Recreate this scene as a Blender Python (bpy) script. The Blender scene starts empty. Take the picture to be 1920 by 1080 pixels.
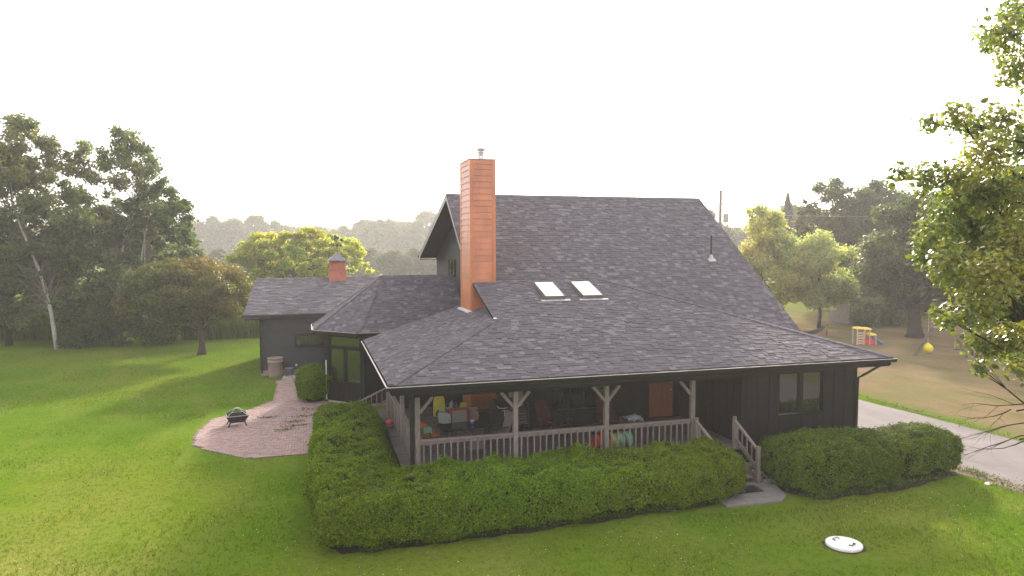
import bpy, math, random
import numpy as np
from mathutils import Vector, Matrix

random.seed(11)
scene = bpy.context.scene
COL = scene.collection
R = math.radians

# ---------------------------------------------------------------- camera
cam_data = bpy.data.cameras.new("camera")
cam = bpy.data.objects.new("camera", cam_data)
COL.objects.link(cam)
cam_data.sensor_width = 36.0
cam_data.lens = 1321.42 / 1920.0 * 36.0
cam_data.clip_start = 0.1
cam_data.clip_end = 3000.0
CAM = Vector((-1.833, -18.353, 6.990))
YAW, PITCH, ROLL = R(15.945), R(3.439), R(-0.173)
fw = Vector((math.sin(YAW), math.cos(YAW), 0)); rt = Vector((math.cos(YAW), -math.sin(YAW), 0)); up = Vector((0, 0, 1))
FWD = fw * math.cos(PITCH) - up * math.sin(PITCH)
UPV = up * math.cos(PITCH) + fw * math.sin(PITCH)
RGT = rt * math.cos(ROLL) + UPV * math.sin(ROLL)
UPV = UPV * math.cos(ROLL) - rt * math.sin(ROLL)
m = Matrix((RGT, UPV, -FWD)).transposed().to_4x4()
m.translation = CAM
cam.matrix_world = m
scene.camera = cam

# ---------------------------------------------------------------- sky, sun, exposure
SUN_EL, SUN_AZ = R(22.0), R(28.0)          # azimuth from +Y towards +X
world = bpy.data.worlds.new("World"); scene.world = world; world.use_nodes = True
wn, wl = world.node_tree.nodes, world.node_tree.links
bg = wn["Background"]
sky = wn.new("ShaderNodeTexSky"); sky.sky_type = 'NISHITA'; sky.sun_disc = False
sky.sun_elevation = SUN_EL; sky.sun_rotation = SUN_AZ
sky.air_density = 1.0; sky.dust_density = 5.0; sky.ozone_density = 1.0
hs = wn.new("ShaderNodeHueSaturation"); hs.inputs["Saturation"].default_value = 0.35
veil = wn.new("ShaderNodeMixRGB"); veil.inputs[0].default_value = 0.40       # even white veil of a hazy morning sky over the clear-sky model
veil.inputs[2].default_value = (9.3, 9.0, 9.2, 1)
wl.new(sky.outputs[0], hs.inputs["Color"]); wl.new(hs.outputs[0], veil.inputs[1]); wl.new(veil.outputs[0], bg.inputs["Color"])
bg.inputs["Strength"].default_value = 0.15
sl = bpy.data.lights.new("sun", 'SUN'); sl.energy = 5.0; sl.angle = R(4.5); sl.color = (1.0, 0.88, 0.74)
sun = bpy.data.objects.new("sun", sl); COL.objects.link(sun)
sdir = Vector((math.sin(SUN_AZ) * math.cos(SUN_EL), math.cos(SUN_AZ) * math.cos(SUN_EL), math.sin(SUN_EL)))
sun.rotation_euler = sdir.to_track_quat('Z', 'Y').to_euler(); sun.location = (20, 60, 40)
scene.view_settings.view_transform = 'Standard'; scene.view_settings.look = 'None'
scene.view_settings.gamma = 1.0; scene.view_settings.use_curve_mapping = False
scene.view_settings.exposure = 1.12
scene.cycles.use_denoising = True
scene.cycles.max_bounces = 6; scene.cycles.diffuse_bounces = 3; scene.cycles.glossy_bounces = 3
scene.cycles.transmission_bounces = 4; scene.cycles.transparent_max_bounces = 6; scene.cycles.volume_bounces = 1
scene.cycles.caustics_reflective = False; scene.cycles.caustics_refractive = False
HAZE_DENSITY = 0.00068

# ---------------------------------------------------------------- helpers
def tag(o, label=None, cat=None, group=None, kind=None):
    if label: o["label"] = label
    if cat: o["category"] = cat
    if group: o["group"] = group
    if kind: o["kind"] = kind
    return o

def thing(name, label, cat, loc=(0, 0, 0), rz=0.0, group=None):
    o = bpy.data.objects.new(name, None); COL.objects.link(o)
    o.empty_display_size = 0.2
    o.location = loc; o.rotation_euler = (0, 0, rz)
    return tag(o, label, cat, group)

def link_obj(name, me, parent=None, world_coords=False):
    o = bpy.data.objects.new(name, me); COL.objects.link(o)
    if parent is not None:
        o.parent = parent
        if world_coords and parent.type == 'EMPTY':
            o.matrix_parent_inverse = Matrix.Translation(parent.location).inverted()
    return o

class MB:
    def __init__(s): s.v, s.f, s.m = [], [], []
    def face(s, pts, mi=0):
        i = len(s.v); s.v += [tuple(p) for p in pts]; s.f.append(tuple(range(i, i + len(pts)))); s.m.append(mi)
    def box(s, x0, x1, y0, y1, z0, z1, mi=0):
        i = len(s.v)
        s.v += [(x0, y0, z0), (x1, y0, z0), (x1, y1, z0), (x0, y1, z0), (x0, y0, z1), (x1, y0, z1), (x1, y1, z1), (x0, y1, z1)]
        for q in ((0, 3, 2, 1), (4, 5, 6, 7), (0, 1, 5, 4), (1, 2, 6, 5), (2, 3, 7, 6), (3, 0, 4, 7)):
            s.f.append(tuple(i + k for k in q)); s.m.append(mi)
    def obox(s, c, u, v, w, mi=0):          # centre + three half-axes
        c, u, v, w = Vector(c), Vector(u), Vector(v), Vector(w); i = len(s.v)
        for a, b, d in ((-1, -1, -1), (1, -1, -1), (1, 1, -1), (-1, 1, -1), (-1, -1, 1), (1, -1, 1), (1, 1, 1), (-1, 1, 1)):
            s.v.append(tuple(c + u * a + v * b + w * d))
        for q in ((0, 3, 2, 1), (4, 5, 6, 7), (0, 1, 5, 4), (1, 2, 6, 5), (2, 3, 7, 6), (3, 0, 4, 7)):
            s.f.append(tuple(i + k for k in q)); s.m.append(mi)
    def bar(s, a, b, w, h, mi=0, side=None):     # rectangular bar from a to b, width w, height h
        a, b = Vector(a), Vector(b); d = (b - a); L = d.length; d.normalize()
        sd = Vector(side) if side else d.cross(Vector((0, 0, 1)))
        if sd.length < 1e-4: sd = Vector((1, 0, 0))
        sd.normalize(); t = sd.cross(d).normalized()
        s.obox((a + b) / 2, d * L / 2, sd * w / 2, t * h / 2, mi)
    def tube(s, pts, rad, n=8, mi=0, cap=True):
        pts = [Vector(p) for p in pts]
        if not isinstance(rad, (list, tuple)): rad = [rad] * len(pts)
        rings = []; ref = None
        for k, p in enumerate(pts):
            d = (pts[min(k + 1, len(pts) - 1)] - pts[max(k - 1, 0)]).normalized()
            if ref is None: ref = Vector((1, 0, 0)) if abs(d.x) < 0.8 else Vector((0, 1, 0))
            a = d.cross(ref)
            if a.length < 1e-5: a = d.cross(Vector((0, 0, 1)))
            a.normalize(); b = d.cross(a); ref = b.cross(d)
            i = len(s.v)
            for j in range(n):
                t = 2 * math.pi * j / n
                s.v.append(tuple(p + (a * math.cos(t) + b * math.sin(t)) * rad[k]))
            rings.append(i)
        for k in range(len(rings) - 1):
            for j in range(n):
                j2 = (j + 1) % n
                s.f.append((rings[k] + j, rings[k] + j2, rings[k + 1] + j2, rings[k + 1] + j)); s.m.append(mi)
        if cap:
            s.f.append(tuple(rings[0] + j for j in reversed(range(n)))); s.m.append(mi)
            s.f.append(tuple(rings[-1] + j for j in range(n))); s.m.append(mi)
    def lathe(s, c, prof, n=20, mi=0):          # prof: list of (r, z), about vertical axis through c
        c = Vector(c); rings = []
        for r, z in prof:
            i = len(s.v)
            for j in range(n):
                t = 2 * math.pi * j / n
                s.v.append((c.x + r * math.cos(t), c.y + r * math.sin(t), c.z + z))
            rings.append(i)
        for k in range(len(rings) - 1):
            for j in range(n):
                j2 = (j + 1) % n
                s.f.append((rings[k] + j, rings[k] + j2, rings[k + 1] + j2, rings[k + 1] + j)); s.m.append(mi)
        s.f.append(tuple(rings[0] + j for j in reversed(range(n)))); s.m.append(mi)
        s.f.append(tuple(rings[-1] + j for j in range(n))); s.m.append(mi)
    def slab(s, poly, thick, mi=0, down=Vector((0, 0, -1))):   # polygon extruded downwards
        p = [Vector(q) for q in poly]; q = [a + down * thick for a in p]
        s.face(p, mi); s.face(list(reversed(q)), mi)
        for k in range(len(p)):
            k2 = (k + 1) % len(p); s.face([p[k2], p[k], q[k], q[k2]], mi)
    def mesh(s, name, mats, smooth=False):
        me = bpy.data.meshes.new(name); me.from_pydata(s.v, [], s.f)
        for mt in (mats if isinstance(mats, (list, tuple)) else [mats]): me.materials.append(mt)
        me.polygons.foreach_set("material_index", s.m)
        if smooth: me.polygons.foreach_set("use_smooth", [True] * len(s.f))
        me.update(); return me
    def build(s, name, mats, parent=None, smooth=False, world_coords=True):
        return link_obj(name, s.mesh(name, mats, smooth), parent, world_coords)

def quad_mesh(name, V, mat, col=None):
    """V: (N,4,3) array of quads, col: (N,3) colour per quad"""
    n = len(V); me = bpy.data.meshes.new(name)
    me.vertices.add(n * 4); me.vertices.foreach_set("co", np.ascontiguousarray(V, dtype=np.float32).ravel())
    me.loops.add(n * 4); me.loops.foreach_set("vertex_index", np.arange(n * 4, dtype=np.int32))
    me.polygons.add(n); me.polygons.foreach_set("loop_start", np.arange(0, n * 4, 4, dtype=np.int32))
    me.polygons.foreach_set("loop_total", np.full(n, 4, dtype=np.int32))
    if col is not None:
        at = me.color_attributes.new("Col", 'FLOAT_COLOR', 'POINT')
        c = np.ones((n, 4, 4), dtype=np.float32); c[:, :, :3] = col[:, None, :]
        at.data.foreach_set("color", c.ravel())
    me.materials.append(mat); me.update(); me.validate(); return me

def unit(a): return a / np.maximum(np.linalg.norm(a, axis=-1, keepdims=True), 1e-9)

def leaf_quads(P, N, size, rng, aspect=0.6, spread=0.8, fold=0.0):
    n = len(P); nn = unit(N + spread * rng.normal(size=(n, 3)))
    t = rng.normal(size=(n, 3)); t = unit(t - nn * (t * nn).sum(1, keepdims=True)); b = np.cross(nn, t)
    L = (size * rng.uniform(0.65, 1.3, n))[:, None]; W = L * aspect
    return np.stack([P - t * L * .5, P + b * W * .5 - t * L * .05, P + t * L * .5, P - b * W * .5 - t * L * .05], 1)

def snoise(P, f, seed=0):
    r = np.random.default_rng(seed); out = np.zeros(len(P))
    for k in range(6):
        d = r.normal(size=3); d /= np.linalg.norm(d); out += np.sin(P @ d * f * r.uniform(.7, 1.5) + r.uniform(0, 6.28))
    return out / 2.6

# ---------------------------------------------------------------- materials
def mat_new(name):
    mt = bpy.data.materials.new(name); mt.use_nodes = True
    return mt, mt.node_tree.nodes, mt.node_tree.links, mt.node_tree.nodes["Principled BSDF"]

def mat(name, c, rough=0.7, spec=0.4, var=0.25, scale=6.0, c2=None, bump=0.0, bscale=40.0, stretch=(1, 1, 1), metal=0.0):
    mt, n, l, b = mat_new(name)
    tc = n.new("ShaderNodeTexCoord"); mp = n.new("ShaderNodeMapping"); mp.inputs["Scale"].default_value = stretch
    l.new(tc.outputs["Object"], mp.inputs[0])
    nz = n.new("ShaderNodeTexNoise"); nz.inputs["Scale"].default_value = scale; nz.inputs["Detail"].default_value = 6; nz.inputs["Roughness"].default_value = .65
    l.new(mp.outputs[0], nz.inputs["Vector"])
    rp = n.new("ShaderNodeValToRGB"); rp.color_ramp.elements[0].position = .3; rp.color_ramp.elements[1].position = .7
    a = [max(0, x * (1 - var)) for x in c]; d = c2 if c2 else [x * (1 + var) for x in c]
    rp.color_ramp.elements[0].color = (*a, 1); rp.color_ramp.elements[1].color = (*d, 1)
    l.new(nz.outputs["Fac"], rp.inputs[0]); l.new(rp.outputs[0], b.inputs["Base Color"])
    b.inputs["Roughness"].default_value = rough; b.inputs["Specular IOR Level"].default_value = spec; b.inputs["Metallic"].default_value = metal
    if bump:
        n2 = n.new("ShaderNodeTexNoise"); n2.inputs["Scale"].default_value = bscale; n2.inputs["Detail"].default_value = 4
        l.new(mp.outputs[0], n2.inputs["Vector"])
        bp = n.new("ShaderNodeBump"); bp.inputs["Strength"].default_value = bump; bp.inputs["Distance"].default_value = .02
        l.new(n2.outputs["Fac"], bp.inputs["Height"]); l.new(bp.outputs[0], b.inputs["Normal"])
    return mt

def leaf_mat(name, trans=0.5, rough=0.5, spec=0.3, tint=(1.25, 1.2, .4)):
    mt, n, l, b = mat_new(name)
    at = n.new("ShaderNodeAttribute"); at.attribute_name = "Col"
    l.new(at.outputs["Color"], b.inputs["Base Color"])
    b.inputs["Roughness"].default_value = rough; b.inputs["Specular IOR Level"].default_value = spec
    tr = n.new("ShaderNodeBsdfTranslucent"); mx = n.new("ShaderNodeMixShader"); mx.inputs[0].default_value = trans
    mc = n.new("ShaderNodeMixRGB"); mc.blend_type = 'MULTIPLY'; mc.inputs[0].default_value = 1; mc.inputs[2].default_value = (*tint, 1)
    l.new(at.outputs["Color"], mc.inputs[1]); l.new(mc.outputs[0], tr.inputs["Color"])
    l.new(b.outputs[0], mx.inputs[1]); l.new(tr.outputs[0], mx.inputs[2]); l.new(mx.outputs[0], n["Material Output"].inputs["Surface"])
    return mt

def glass_mat(name, c=(.012, .014, .012), ior=2.0):
    mt, n, l, b = mat_new(name)
    b.inputs["Base Color"].default_value = (*c, 1); b.inputs["Roughness"].default_value = .03
    b.inputs["IOR"].default_value = ior; b.inputs["Specular IOR Level"].default_value = .5
    nz = n.new("ShaderNodeTexNoise"); nz.inputs["Scale"].default_value = 1.3; tc = n.new("ShaderNodeTexCoord"); l.new(tc.outputs["Object"], nz.inputs["Vector"])
    bp = n.new("ShaderNodeBump"); bp.inputs["Strength"].default_value = .04; bp.inputs["Distance"].default_value = .05
    l.new(nz.outputs["Fac"], bp.inputs["Height"]); l.new(bp.outputs[0], b.inputs["Normal"])
    return mt

M = {}
SH = [(.110, .100, .113), (.123, .112, .127), (.138, .126, .141), (.099, .089, .102), (.168, .155, .171)]
SHM = [mat("shingle_%s" % w, c,   .95, .10, .22, 60, bump=.5, bscale=220) for w, c in zip(("charcoal", "slate", "grey", "dark", "pale"), SH)]
SHB = mat("roof_underlay", (.022, .021, .023), .9, .2)
M['siding'] = mat("dark_brown_siding", (.0085, .0062, .0060), .62, .25, .25, 3, bump=.15, bscale=60, stretch=(6, 6, .6))
M['siding_grey'] = mat("charcoal_lap_siding", (.017, .017, .023), .6, .4, .25, 3, bump=.1, bscale=40)
M['trim'] = mat("dark_trim", (.009, .0075, .007), .65, .2, .2, 5)
M['soffit'] = mat("dark_soffit", (.009, .0075, .007), .7, .3, .2, 4)
M['orange'] = mat("orange_siding", (.50, .155, .060), .36, .8, .12, 2.5, bump=.12, bscale=50, stretch=(1, 1, 8))
def vary(mt, amt=.16):
    n, l = mt.node_tree.nodes, mt.node_tree.links; b = n['Principled BSDF']; src = b.inputs['Base Color'].links[0].from_socket
    oi = n.new('ShaderNodeObjectInfo'); mr = n.new('ShaderNodeMapRange'); mr.inputs['To Min'].default_value = 1 - amt; mr.inputs['To Max'].default_value = 1 + amt; l.new(oi.outputs['Random'], mr.inputs['Value'])
    hv = n.new('ShaderNodeHueSaturation'); l.new(mr.outputs[0], hv.inputs['Value']); l.new(src, hv.inputs['Color']); l.new(hv.outputs[0], b.inputs['Base Color']); return mt
M['orange'] = vary(mat("weathered_orange_siding", (.50, .155, .066), .38, .75, .2, 2.0, bump=.2, bscale=50, stretch=(1.2, 1.2, .5)), .10)
M['cupola'] = mat("faded_red_siding", (.42, .13, .085), .6, .4, .15, 3)
M['wood'] = mat("weathered_wood", (.215, .175, .160), .85, .2, .38, 5, bump=.4, bscale=40, stretch=(7, 7, .8))
M['woodh'] = mat("weathered_rail_wood", (.225, .185, .170), .85, .2, .35, 5, bump=.4, bscale=40, stretch=(.8, 7, 7))
M['deck'] = mat("grey_deck_wood", (.125, .112, .108), .85, .2, .3, 4, bump=.3, bscale=30, stretch=(.6, 8, 4))
for q_ in ('wood', 'deck', 'siding', 'siding_grey'): vary(M[q_], .14)
M['gutter'] = mat("brown_gutter", (.013, .011, .010), .5, .3, .15, 3)
M['gutter_in'] = mat("pale_gutter_inside", (.50, .45, .42), .4, .5, .25, 8)
M['metal'] = mat("galvanised_metal", (.60, .58, .58), .35, .5, .15, 8, metal=.7)
M['flash'] = mat("flashing_metal", (.45, .43, .43), .45, .5, .2, 10, metal=.4)
M['black'] = mat("black_metal", (.012, .012, .013), .45, .5, .2, 10)
M['glass'] = glass_mat("window_glass")
M['sky_glass'] = glass_mat("skylight_glass", (.62, .60, .60), 1.9)  # white base colour stands in for the sky reflected in the panes
M['door'] = mat("stained_door", (.30, .085, .030), .5, .4, .2, 3, stretch=(5, 5, .6))
M['conc'] = mat("concrete", (.19, .17, .16), .9, .2, .2, 4, bump=.2, bscale=60)
M['found'] = mat("foundation_block", (.34, .29, .26), .9, .2, .15, 6, bump=.2, bscale=60)
M['bark'] = mat("tree_bark", (.055, .043, .036), .95, .1, .4, 7, bump=.8, bscale=25, stretch=(4, 4, .7))
M['birch'] = mat("birch_bark", (.38, .35, .31), .8, .2, .35, 4, c2=(.50, .46, .41), bump=.3, bscale=20, stretch=(1, 1, 5))
M['limb'] = mat('grey_limb_bark', (.16, .14, .12), .9, .1, .35, 6)
M['earth'] = mat("bare_earth", (.050, .036, .026), .95, .1, .5, 12, bump=.6, bscale=40)
M['core'] = mat("hedge_light_blocker", (.022, .026, .011), .95, .05, .5, 14)
M['leaf'] = leaf_mat("leaves")
M['leaf_gloss'] = leaf_mat("glossy_leaves", .5, .35, .5)
M['leaf_bright'] = leaf_mat('thin_backlit_leaves', .58, .6, .2, (1.3, 1.25, .6))
M['hedge_leaf'] = leaf_mat("hedge_leaves", .14, .75, .05)
M['grass_blade'] = leaf_mat("grass_blades", .3, 1.0, .0, (1.1, 1.15, .35))

# ground
def ground_material():
    mt, n, l, b = mat_new("lawn")
    tc = n.new("ShaderNodeTexCoord")
    def noise(sc, det=5, rough=.6, stretch=None):
        z = n.new("ShaderNodeTexNoise"); z.inputs["Scale"].default_value = sc; z.inputs["Detail"].default_value = det; z.inputs["Roughness"].default_value = rough
        if stretch:
            mp = n.new("ShaderNodeMapping"); mp.inputs["Scale"].default_value = stretch; mp.inputs["Rotation"].default_value = (0, 0, .5)
            l.new(tc.outputs["Object"], mp.inputs[0]); l.new(mp.outputs[0], z.inputs["Vector"])
        else: l.new(tc.outputs["Object"], z.inputs["Vector"])
        return z.outputs["Fac"]
    def ramp(fac, stops):
        r = n.new("ShaderNodeValToRGB"); e = r.color_ramp.elements
        e[0].position, e[0].color = stops[0][0], (*stops[0][1], 1); e[1].position, e[1].color = stops[-1][0], (*stops[-1][1], 1)
        for p, c in stops[1:-1]: k = e.new(p); k.color = (*c, 1)
        l.new(fac, r.inputs[0]); return r.outputs[0]
    def mix(f, a, c, mode='MIX'):
        x = n.new("ShaderNodeMixRGB"); x.blend_type = mode
        if isinstance(f, float): x.inputs[0].default_value = f
        else: l.new(f, x.inputs[0])
        for i, q in ((1, a), (2, c)):
            if isinstance(q, tuple): x.inputs[i].default_value = (*q, 1)
            else: l.new(q, x.inputs[i])
        return x.outputs[0]
    def math_(op, a, c=None):
        x = n.new("ShaderNodeMath"); x.operation = op; x.use_clamp = False
        for i, q in ((0, a), (1, c)):
            if q is None: continue
            if isinstance(q, (int, float)): x.inputs[i].default_value = q
            else: l.new(q, x.inputs[i])
        return x.outputs[0]
    big = noise(.11, 4, .55); mid = noise(.55, 5, .6, (1, .45, 1)); fine = noise(5.0, 6, .7); vfine = noise(38, 3, .7)
    green = ramp(big, [(.32, (.066, .128, .006)), (.5, (.092, .158, .009)), (.68, (.145, .182, .020))])
    green = mix(ramp(mid, [(.45, (0, 0, 0)), (.75, (.5, .5, .5))]), green, (.185, .180, .045))
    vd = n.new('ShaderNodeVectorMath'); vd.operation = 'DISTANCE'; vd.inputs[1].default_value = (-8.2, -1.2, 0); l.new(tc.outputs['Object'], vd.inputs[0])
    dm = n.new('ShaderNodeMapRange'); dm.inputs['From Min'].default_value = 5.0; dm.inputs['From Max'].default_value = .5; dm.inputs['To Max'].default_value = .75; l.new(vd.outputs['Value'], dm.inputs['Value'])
    green = mix(math_('MULTIPLY', dm.outputs[0], mid), green, (.30, .26, .075))      # sunlit yellow of the near-left lawn, painted into the grass colour
    green = mix(ramp(fine, [(.30, (.55, .55, .55)), (.52, (0, 0, 0))]), green, (.030, .062, .010))
    dry = ramp(mid, [(.3, (.115, .105, .048)), (.48, (.190, .135, .080)), (.7, (.245, .165, .110))])
    dry = mix(ramp(noise(.22, 4, .6, (.5, 1.2, 1)), [(.42, (0, 0, 0)), (.66, (.75, .75, .75))]), dry, (.125, .130, .050))
    dry = mix(ramp(fine, [(.35, (.5, .5, .5)), (.55, (0, 0, 0))]), dry, (.12, .10, .045))
    sp = n.new("ShaderNodeSeparateXYZ"); l.new(tc.outputs["Object"], sp.inputs[0])
    wob = math_('MULTIPLY', math_('SUBTRACT', mid, .5), 2.5)
    xe = math_('ADD', sp.outputs["X"], wob)
    mr = n.new("ShaderNodeMapRange"); mr.inputs["From Min"].default_value = 22.2; mr.inputs["From Max"].default_value = 23.4; l.new(xe, mr.inputs["Value"])
    yr = n.new("ShaderNodeMapRange"); yr.inputs["From Min"].default_value = 60; yr.inputs["From Max"].default_value = 34; l.new(sp.outputs["Y"], yr.inputs["Value"])
    c = mix(math_('MULTIPLY', mr.outputs[0], yr.outputs[0]), green, dry)
    sepc = ramp(vfine, [(.25, (.62, .62, .62)), (.75, (1.3, 1.3, 1.3))])
    c = mix(1.0, c, sepc, 'MULTIPLY')
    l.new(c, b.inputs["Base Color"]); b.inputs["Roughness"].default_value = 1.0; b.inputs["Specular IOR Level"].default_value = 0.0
    bp = n.new("ShaderNodeBump"); bp.inputs["Strength"].default_value = .9; bp.inputs["Distance"].default_value = .05
    l.new(mix(.5, fine, vfine), bp.inputs["Height"]); l.new(bp.outputs[0], b.inputs["Normal"])
    return mt

# ---------------------------------------------------------------- ground, driveway, paths
g = MB()
xs = [-500, -330, -120, -60] + [x for x in range(-40, 61, 4)] + [90, 150, 340, 640]
ys = [-160, -60, -30] + [y for y in range(-20, 61, 4)] + [90, 150, 260, 480, 760]
g.v = [(x, y, 0.0) for y in ys for x in xs]
nx = len(xs)
for j in range(len(ys) - 1):
    for i in range(nx - 1):
        g.f.append((j * nx + i, j * nx + i + 1, (j + 1) * nx + i + 1, (j + 1) * nx + i)); g.m.append(0)
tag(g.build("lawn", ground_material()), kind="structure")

drive_c = [(19.2, -60), (19.6, -30), (19.9, -12), (19.95, -3), (19.85, 3), (19.5, 8), (18.6, 14), (17.6, 22), (17.0, 30)]
d = MB()
def strip(mb, cs, wl_, wr_, z, jit=0.0, sub=6, seed=1):
    r = random.Random(seed); pts = []
    for k in range(len(cs) - 1):
        for s in range(sub):
            t = s / sub; pts.append((cs[k][0] * (1 - t) + cs[k + 1][0] * t, cs[k][1] * (1 - t) + cs[k + 1][1] * t))
    pts.append(cs[-1]); i0 = len(mb.v)
    for x, y in pts: mb.v += [(x - wl_ + r.uniform(-jit, jit), y, z), (x + wr_ + r.uniform(-jit, jit), y, z)]
    for k in range(len(pts) - 1): mb.f.append((i0 + 2 * k, i0 + 2 * k + 1, i0 + 2 * k + 3, i0 + 2 * k + 2)); mb.m.append(0)
strip(d, drive_c, 2.15, 2.3, .012, .07)
tag(d.build("driveway", mat("worn_driveway", (.135, .117, .117), .92, .2, .2, .9, bump=.35, bscale=90, stretch=(1, .35, 1))), kind="structure")
sh = MB(); strip(sh, drive_c[1:6], 2.75, -1.9, .008, .16, 10, 4)
tag(sh.build("gravel_verge", mat("gravel_soil", (.17, .135, .10), .95, .1, .5, 22, bump=.8, bscale=60)), kind="structure")

pad = MB(); pad.slab([(8.7, -2.25, .05), (10.35, -2.3, .05), (10.75, -2.0, .05), (11.0, -1.2, .05), (10.7, -.75, .05), (9.2, -.75, .05), (8.8, -1.3, .05)], .1)
tag(pad.build("concrete_path", M['conc']), kind="structure")
eb = MB()
def blob(mb, cx, cy, a, bb, z, n=28, seed=0):
    r = random.Random(seed); mb.face([(cx + a * math.cos(t) * r.uniform(.88, 1.1), cy + bb * math.sin(t) * r.uniform(.86, 1.12), z) for t in [2 * math.pi * k / n for k in range(n)]])
def bedpoly(mb, pts, z, seed):
    r = random.Random(seed); out = []
    for k in range(len(pts)):
        a, b2 = pts[k], pts[(k + 1) % len(pts)]; L = math.hypot(b2[0] - a[0], b2[1] - a[1]); ns = max(1, int(L / .35))
        for s in range(ns): t = s / ns; out.append((a[0] + (b2[0] - a[0]) * t + r.uniform(-.08, .08), a[1] + (b2[1] - a[1]) * t + r.uniform(-.08, .08), z))
    mb.face(out)
bedpoly(eb, [(-1.8, 6.6), (-1.9, -1.0), (-1.3, -2.36), (3.0, -2.28), (8.4, -1.98), (8.9, -1.6), (9.2, .5), (.6, .5), (.6, 8.5)], .006, 3)
bedpoly(eb, [(10.9, .6), (10.9, -1.4), (11.4, -2.5), (14.5, -2.45), (17.4, -1.7), (17.5, -.2), (15.6, .6)], .0065, 4)
tag(eb.build("hedge_bed", M['earth']), kind="structure")

# patio of brick pavers
PAT = [(-5.97, 8.27), (-6.05, 10.2), (-5.75, 12.1), (-4.42, 13.46), (-3.55, 15.0), (-3.61, 19.9), (-2.3, 19.9), (-1.3, 17.0), (-1.1, 12.6), (.4, 11.2), (.4, 9.0), (-1.3, 6.0), (-3.77, 5.95), (-5.16, 7.15)]
def inpoly(x, y, P):
    c = False; j = len(P) - 1
    for i in range(len(P)):
        if (P[i][1] > y) != (P[j][1] > y) and x < (P[j][0] - P[i][0]) * (y - P[i][1]) / (P[j][1] - P[i][1]) + P[i][0]: c = not c
        j = i
    return c
patio = MB(); patio.slab([(x, y, .012) for x, y in PAT], .1)
patio_o = tag(patio.build("patio", mat("patio_sand", (.10, .085, .065), .95, .1, .5, 9)), kind="structure")
PV = [mat("paver_%s" % w, c, .88, .2, .22, 7, bump=.3, bscale=70) for w, c in zip(("rose", "clay", "grey", "tan"), ((.30, .205, .19), (.27, .185, .165), (.27, .215, .205), (.33, .24, .215)))]
cands = []
rr = random.Random(5)
row = 0; y = 5.6
while y < 20.2:
    x = -6.4 + (.1 if row % 2 else 0)
    while x < .6:
        cx, cy = x + .1, y + .05
        if inpoly(cx, cy, PAT) and not (-3.35 < cx and -1.0 > cx and False): cands.append((x, y, rr.uniform(0, .007), rr.choice((0, 0, 1, 1, 2, 3))))
        x += .2
    y += .1; row += 1
def paver(mb, x, y, h, mi): 
    a, b2 = rr.uniform(-.004, .004), rr.uniform(-.004, .004); z = .030 + h; e = .010
    mb.box(x + .006, x + .194, y + .006, y + .094, .004, z - e * .6, mi)
    i = len(mb.v); mb.v += [(x + .006 + e, y + .006 + e, z + a), (x + .194 - e, y + .006 + e, z + b2), (x + .194 - e, y + .094 - e, z - a), (x + .006 + e, y + .094 - e, z - b2)]
    mb.f.append((i, i + 1, i + 2, i + 3)); mb.m.append(mi)
    for q in range(4):
        mb.f.append((i - 4 + q, i - 4 + (q + 1) % 4, i + (q + 1) % 4, i + q)); mb.m.append(mi)
cands.sort(key=lambda c: (c[0] - CAM.x) ** 2 + (c[1] - CAM.y) ** 2 if c[0] < -2.0 else 1e6)
for c in cands[:220]:
    b = MB(); paver(b, *c); b.build("paver", PV, patio_o)
b = MB()
for c in cands[220:]: paver(b, *c)
tag(b.build("paver_field", PV, patio_o), kind="stuff")

# pebbles by the garage wall and beside the front steps
def pebbles(name, spots, n, seed, z=.0):
    r = random.Random(seed); b = MB()
    for k in range(n):
        x0, x1, y0, y1 = r.choice(spots); s = r.uniform(.022, .055); cx, cy = r.uniform(x0, x1), r.uniform(y0, y1); rows = []
        for zz, rr_ in ((-.1, .75), (.35, 1.0), (.8, .62)):
            i = len(b.v); rows.append(i)
            for j in range(6):
                t = j * math.pi / 3 + r.uniform(-.2, .2); q = s * rr_ * r.uniform(.8, 1.2)
                b.v.append((cx + q * math.cos(t), cy + q * math.sin(t) * .8, z + zz * s))
        mi = r.randrange(3)
        for a in range(2):
            for j in range(6): b.f.append((rows[a] + j, rows[a] + (j + 1) % 6, rows[a + 1] + (j + 1) % 6, rows[a + 1] + j)); b.m.append(mi)
        b.f.append(tuple(rows[2] + j for j in range(6))); b.m.append(mi)
    PB = [mat(name + "_%d" % k, c, .85, .3, .2, 9) for k, c in enumerate(((.40, .36, .33), (.27, .24, .23), (.50, .46, .42)))]
    return b.build(name, PB)
tag(pebbles("river_stones", [(-3.35, -1.9, 20.0, 21.5)], 420, 7), "rounded pale river stones at the foot of the garage wall", "stones", kind="stuff")
tag(pebbles("gravel_stones", [(10.75, 11.35, -.9, .3)], 160, 8), "small pinkish stones between the front steps and the hedge", "stones", kind="stuff")

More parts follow.
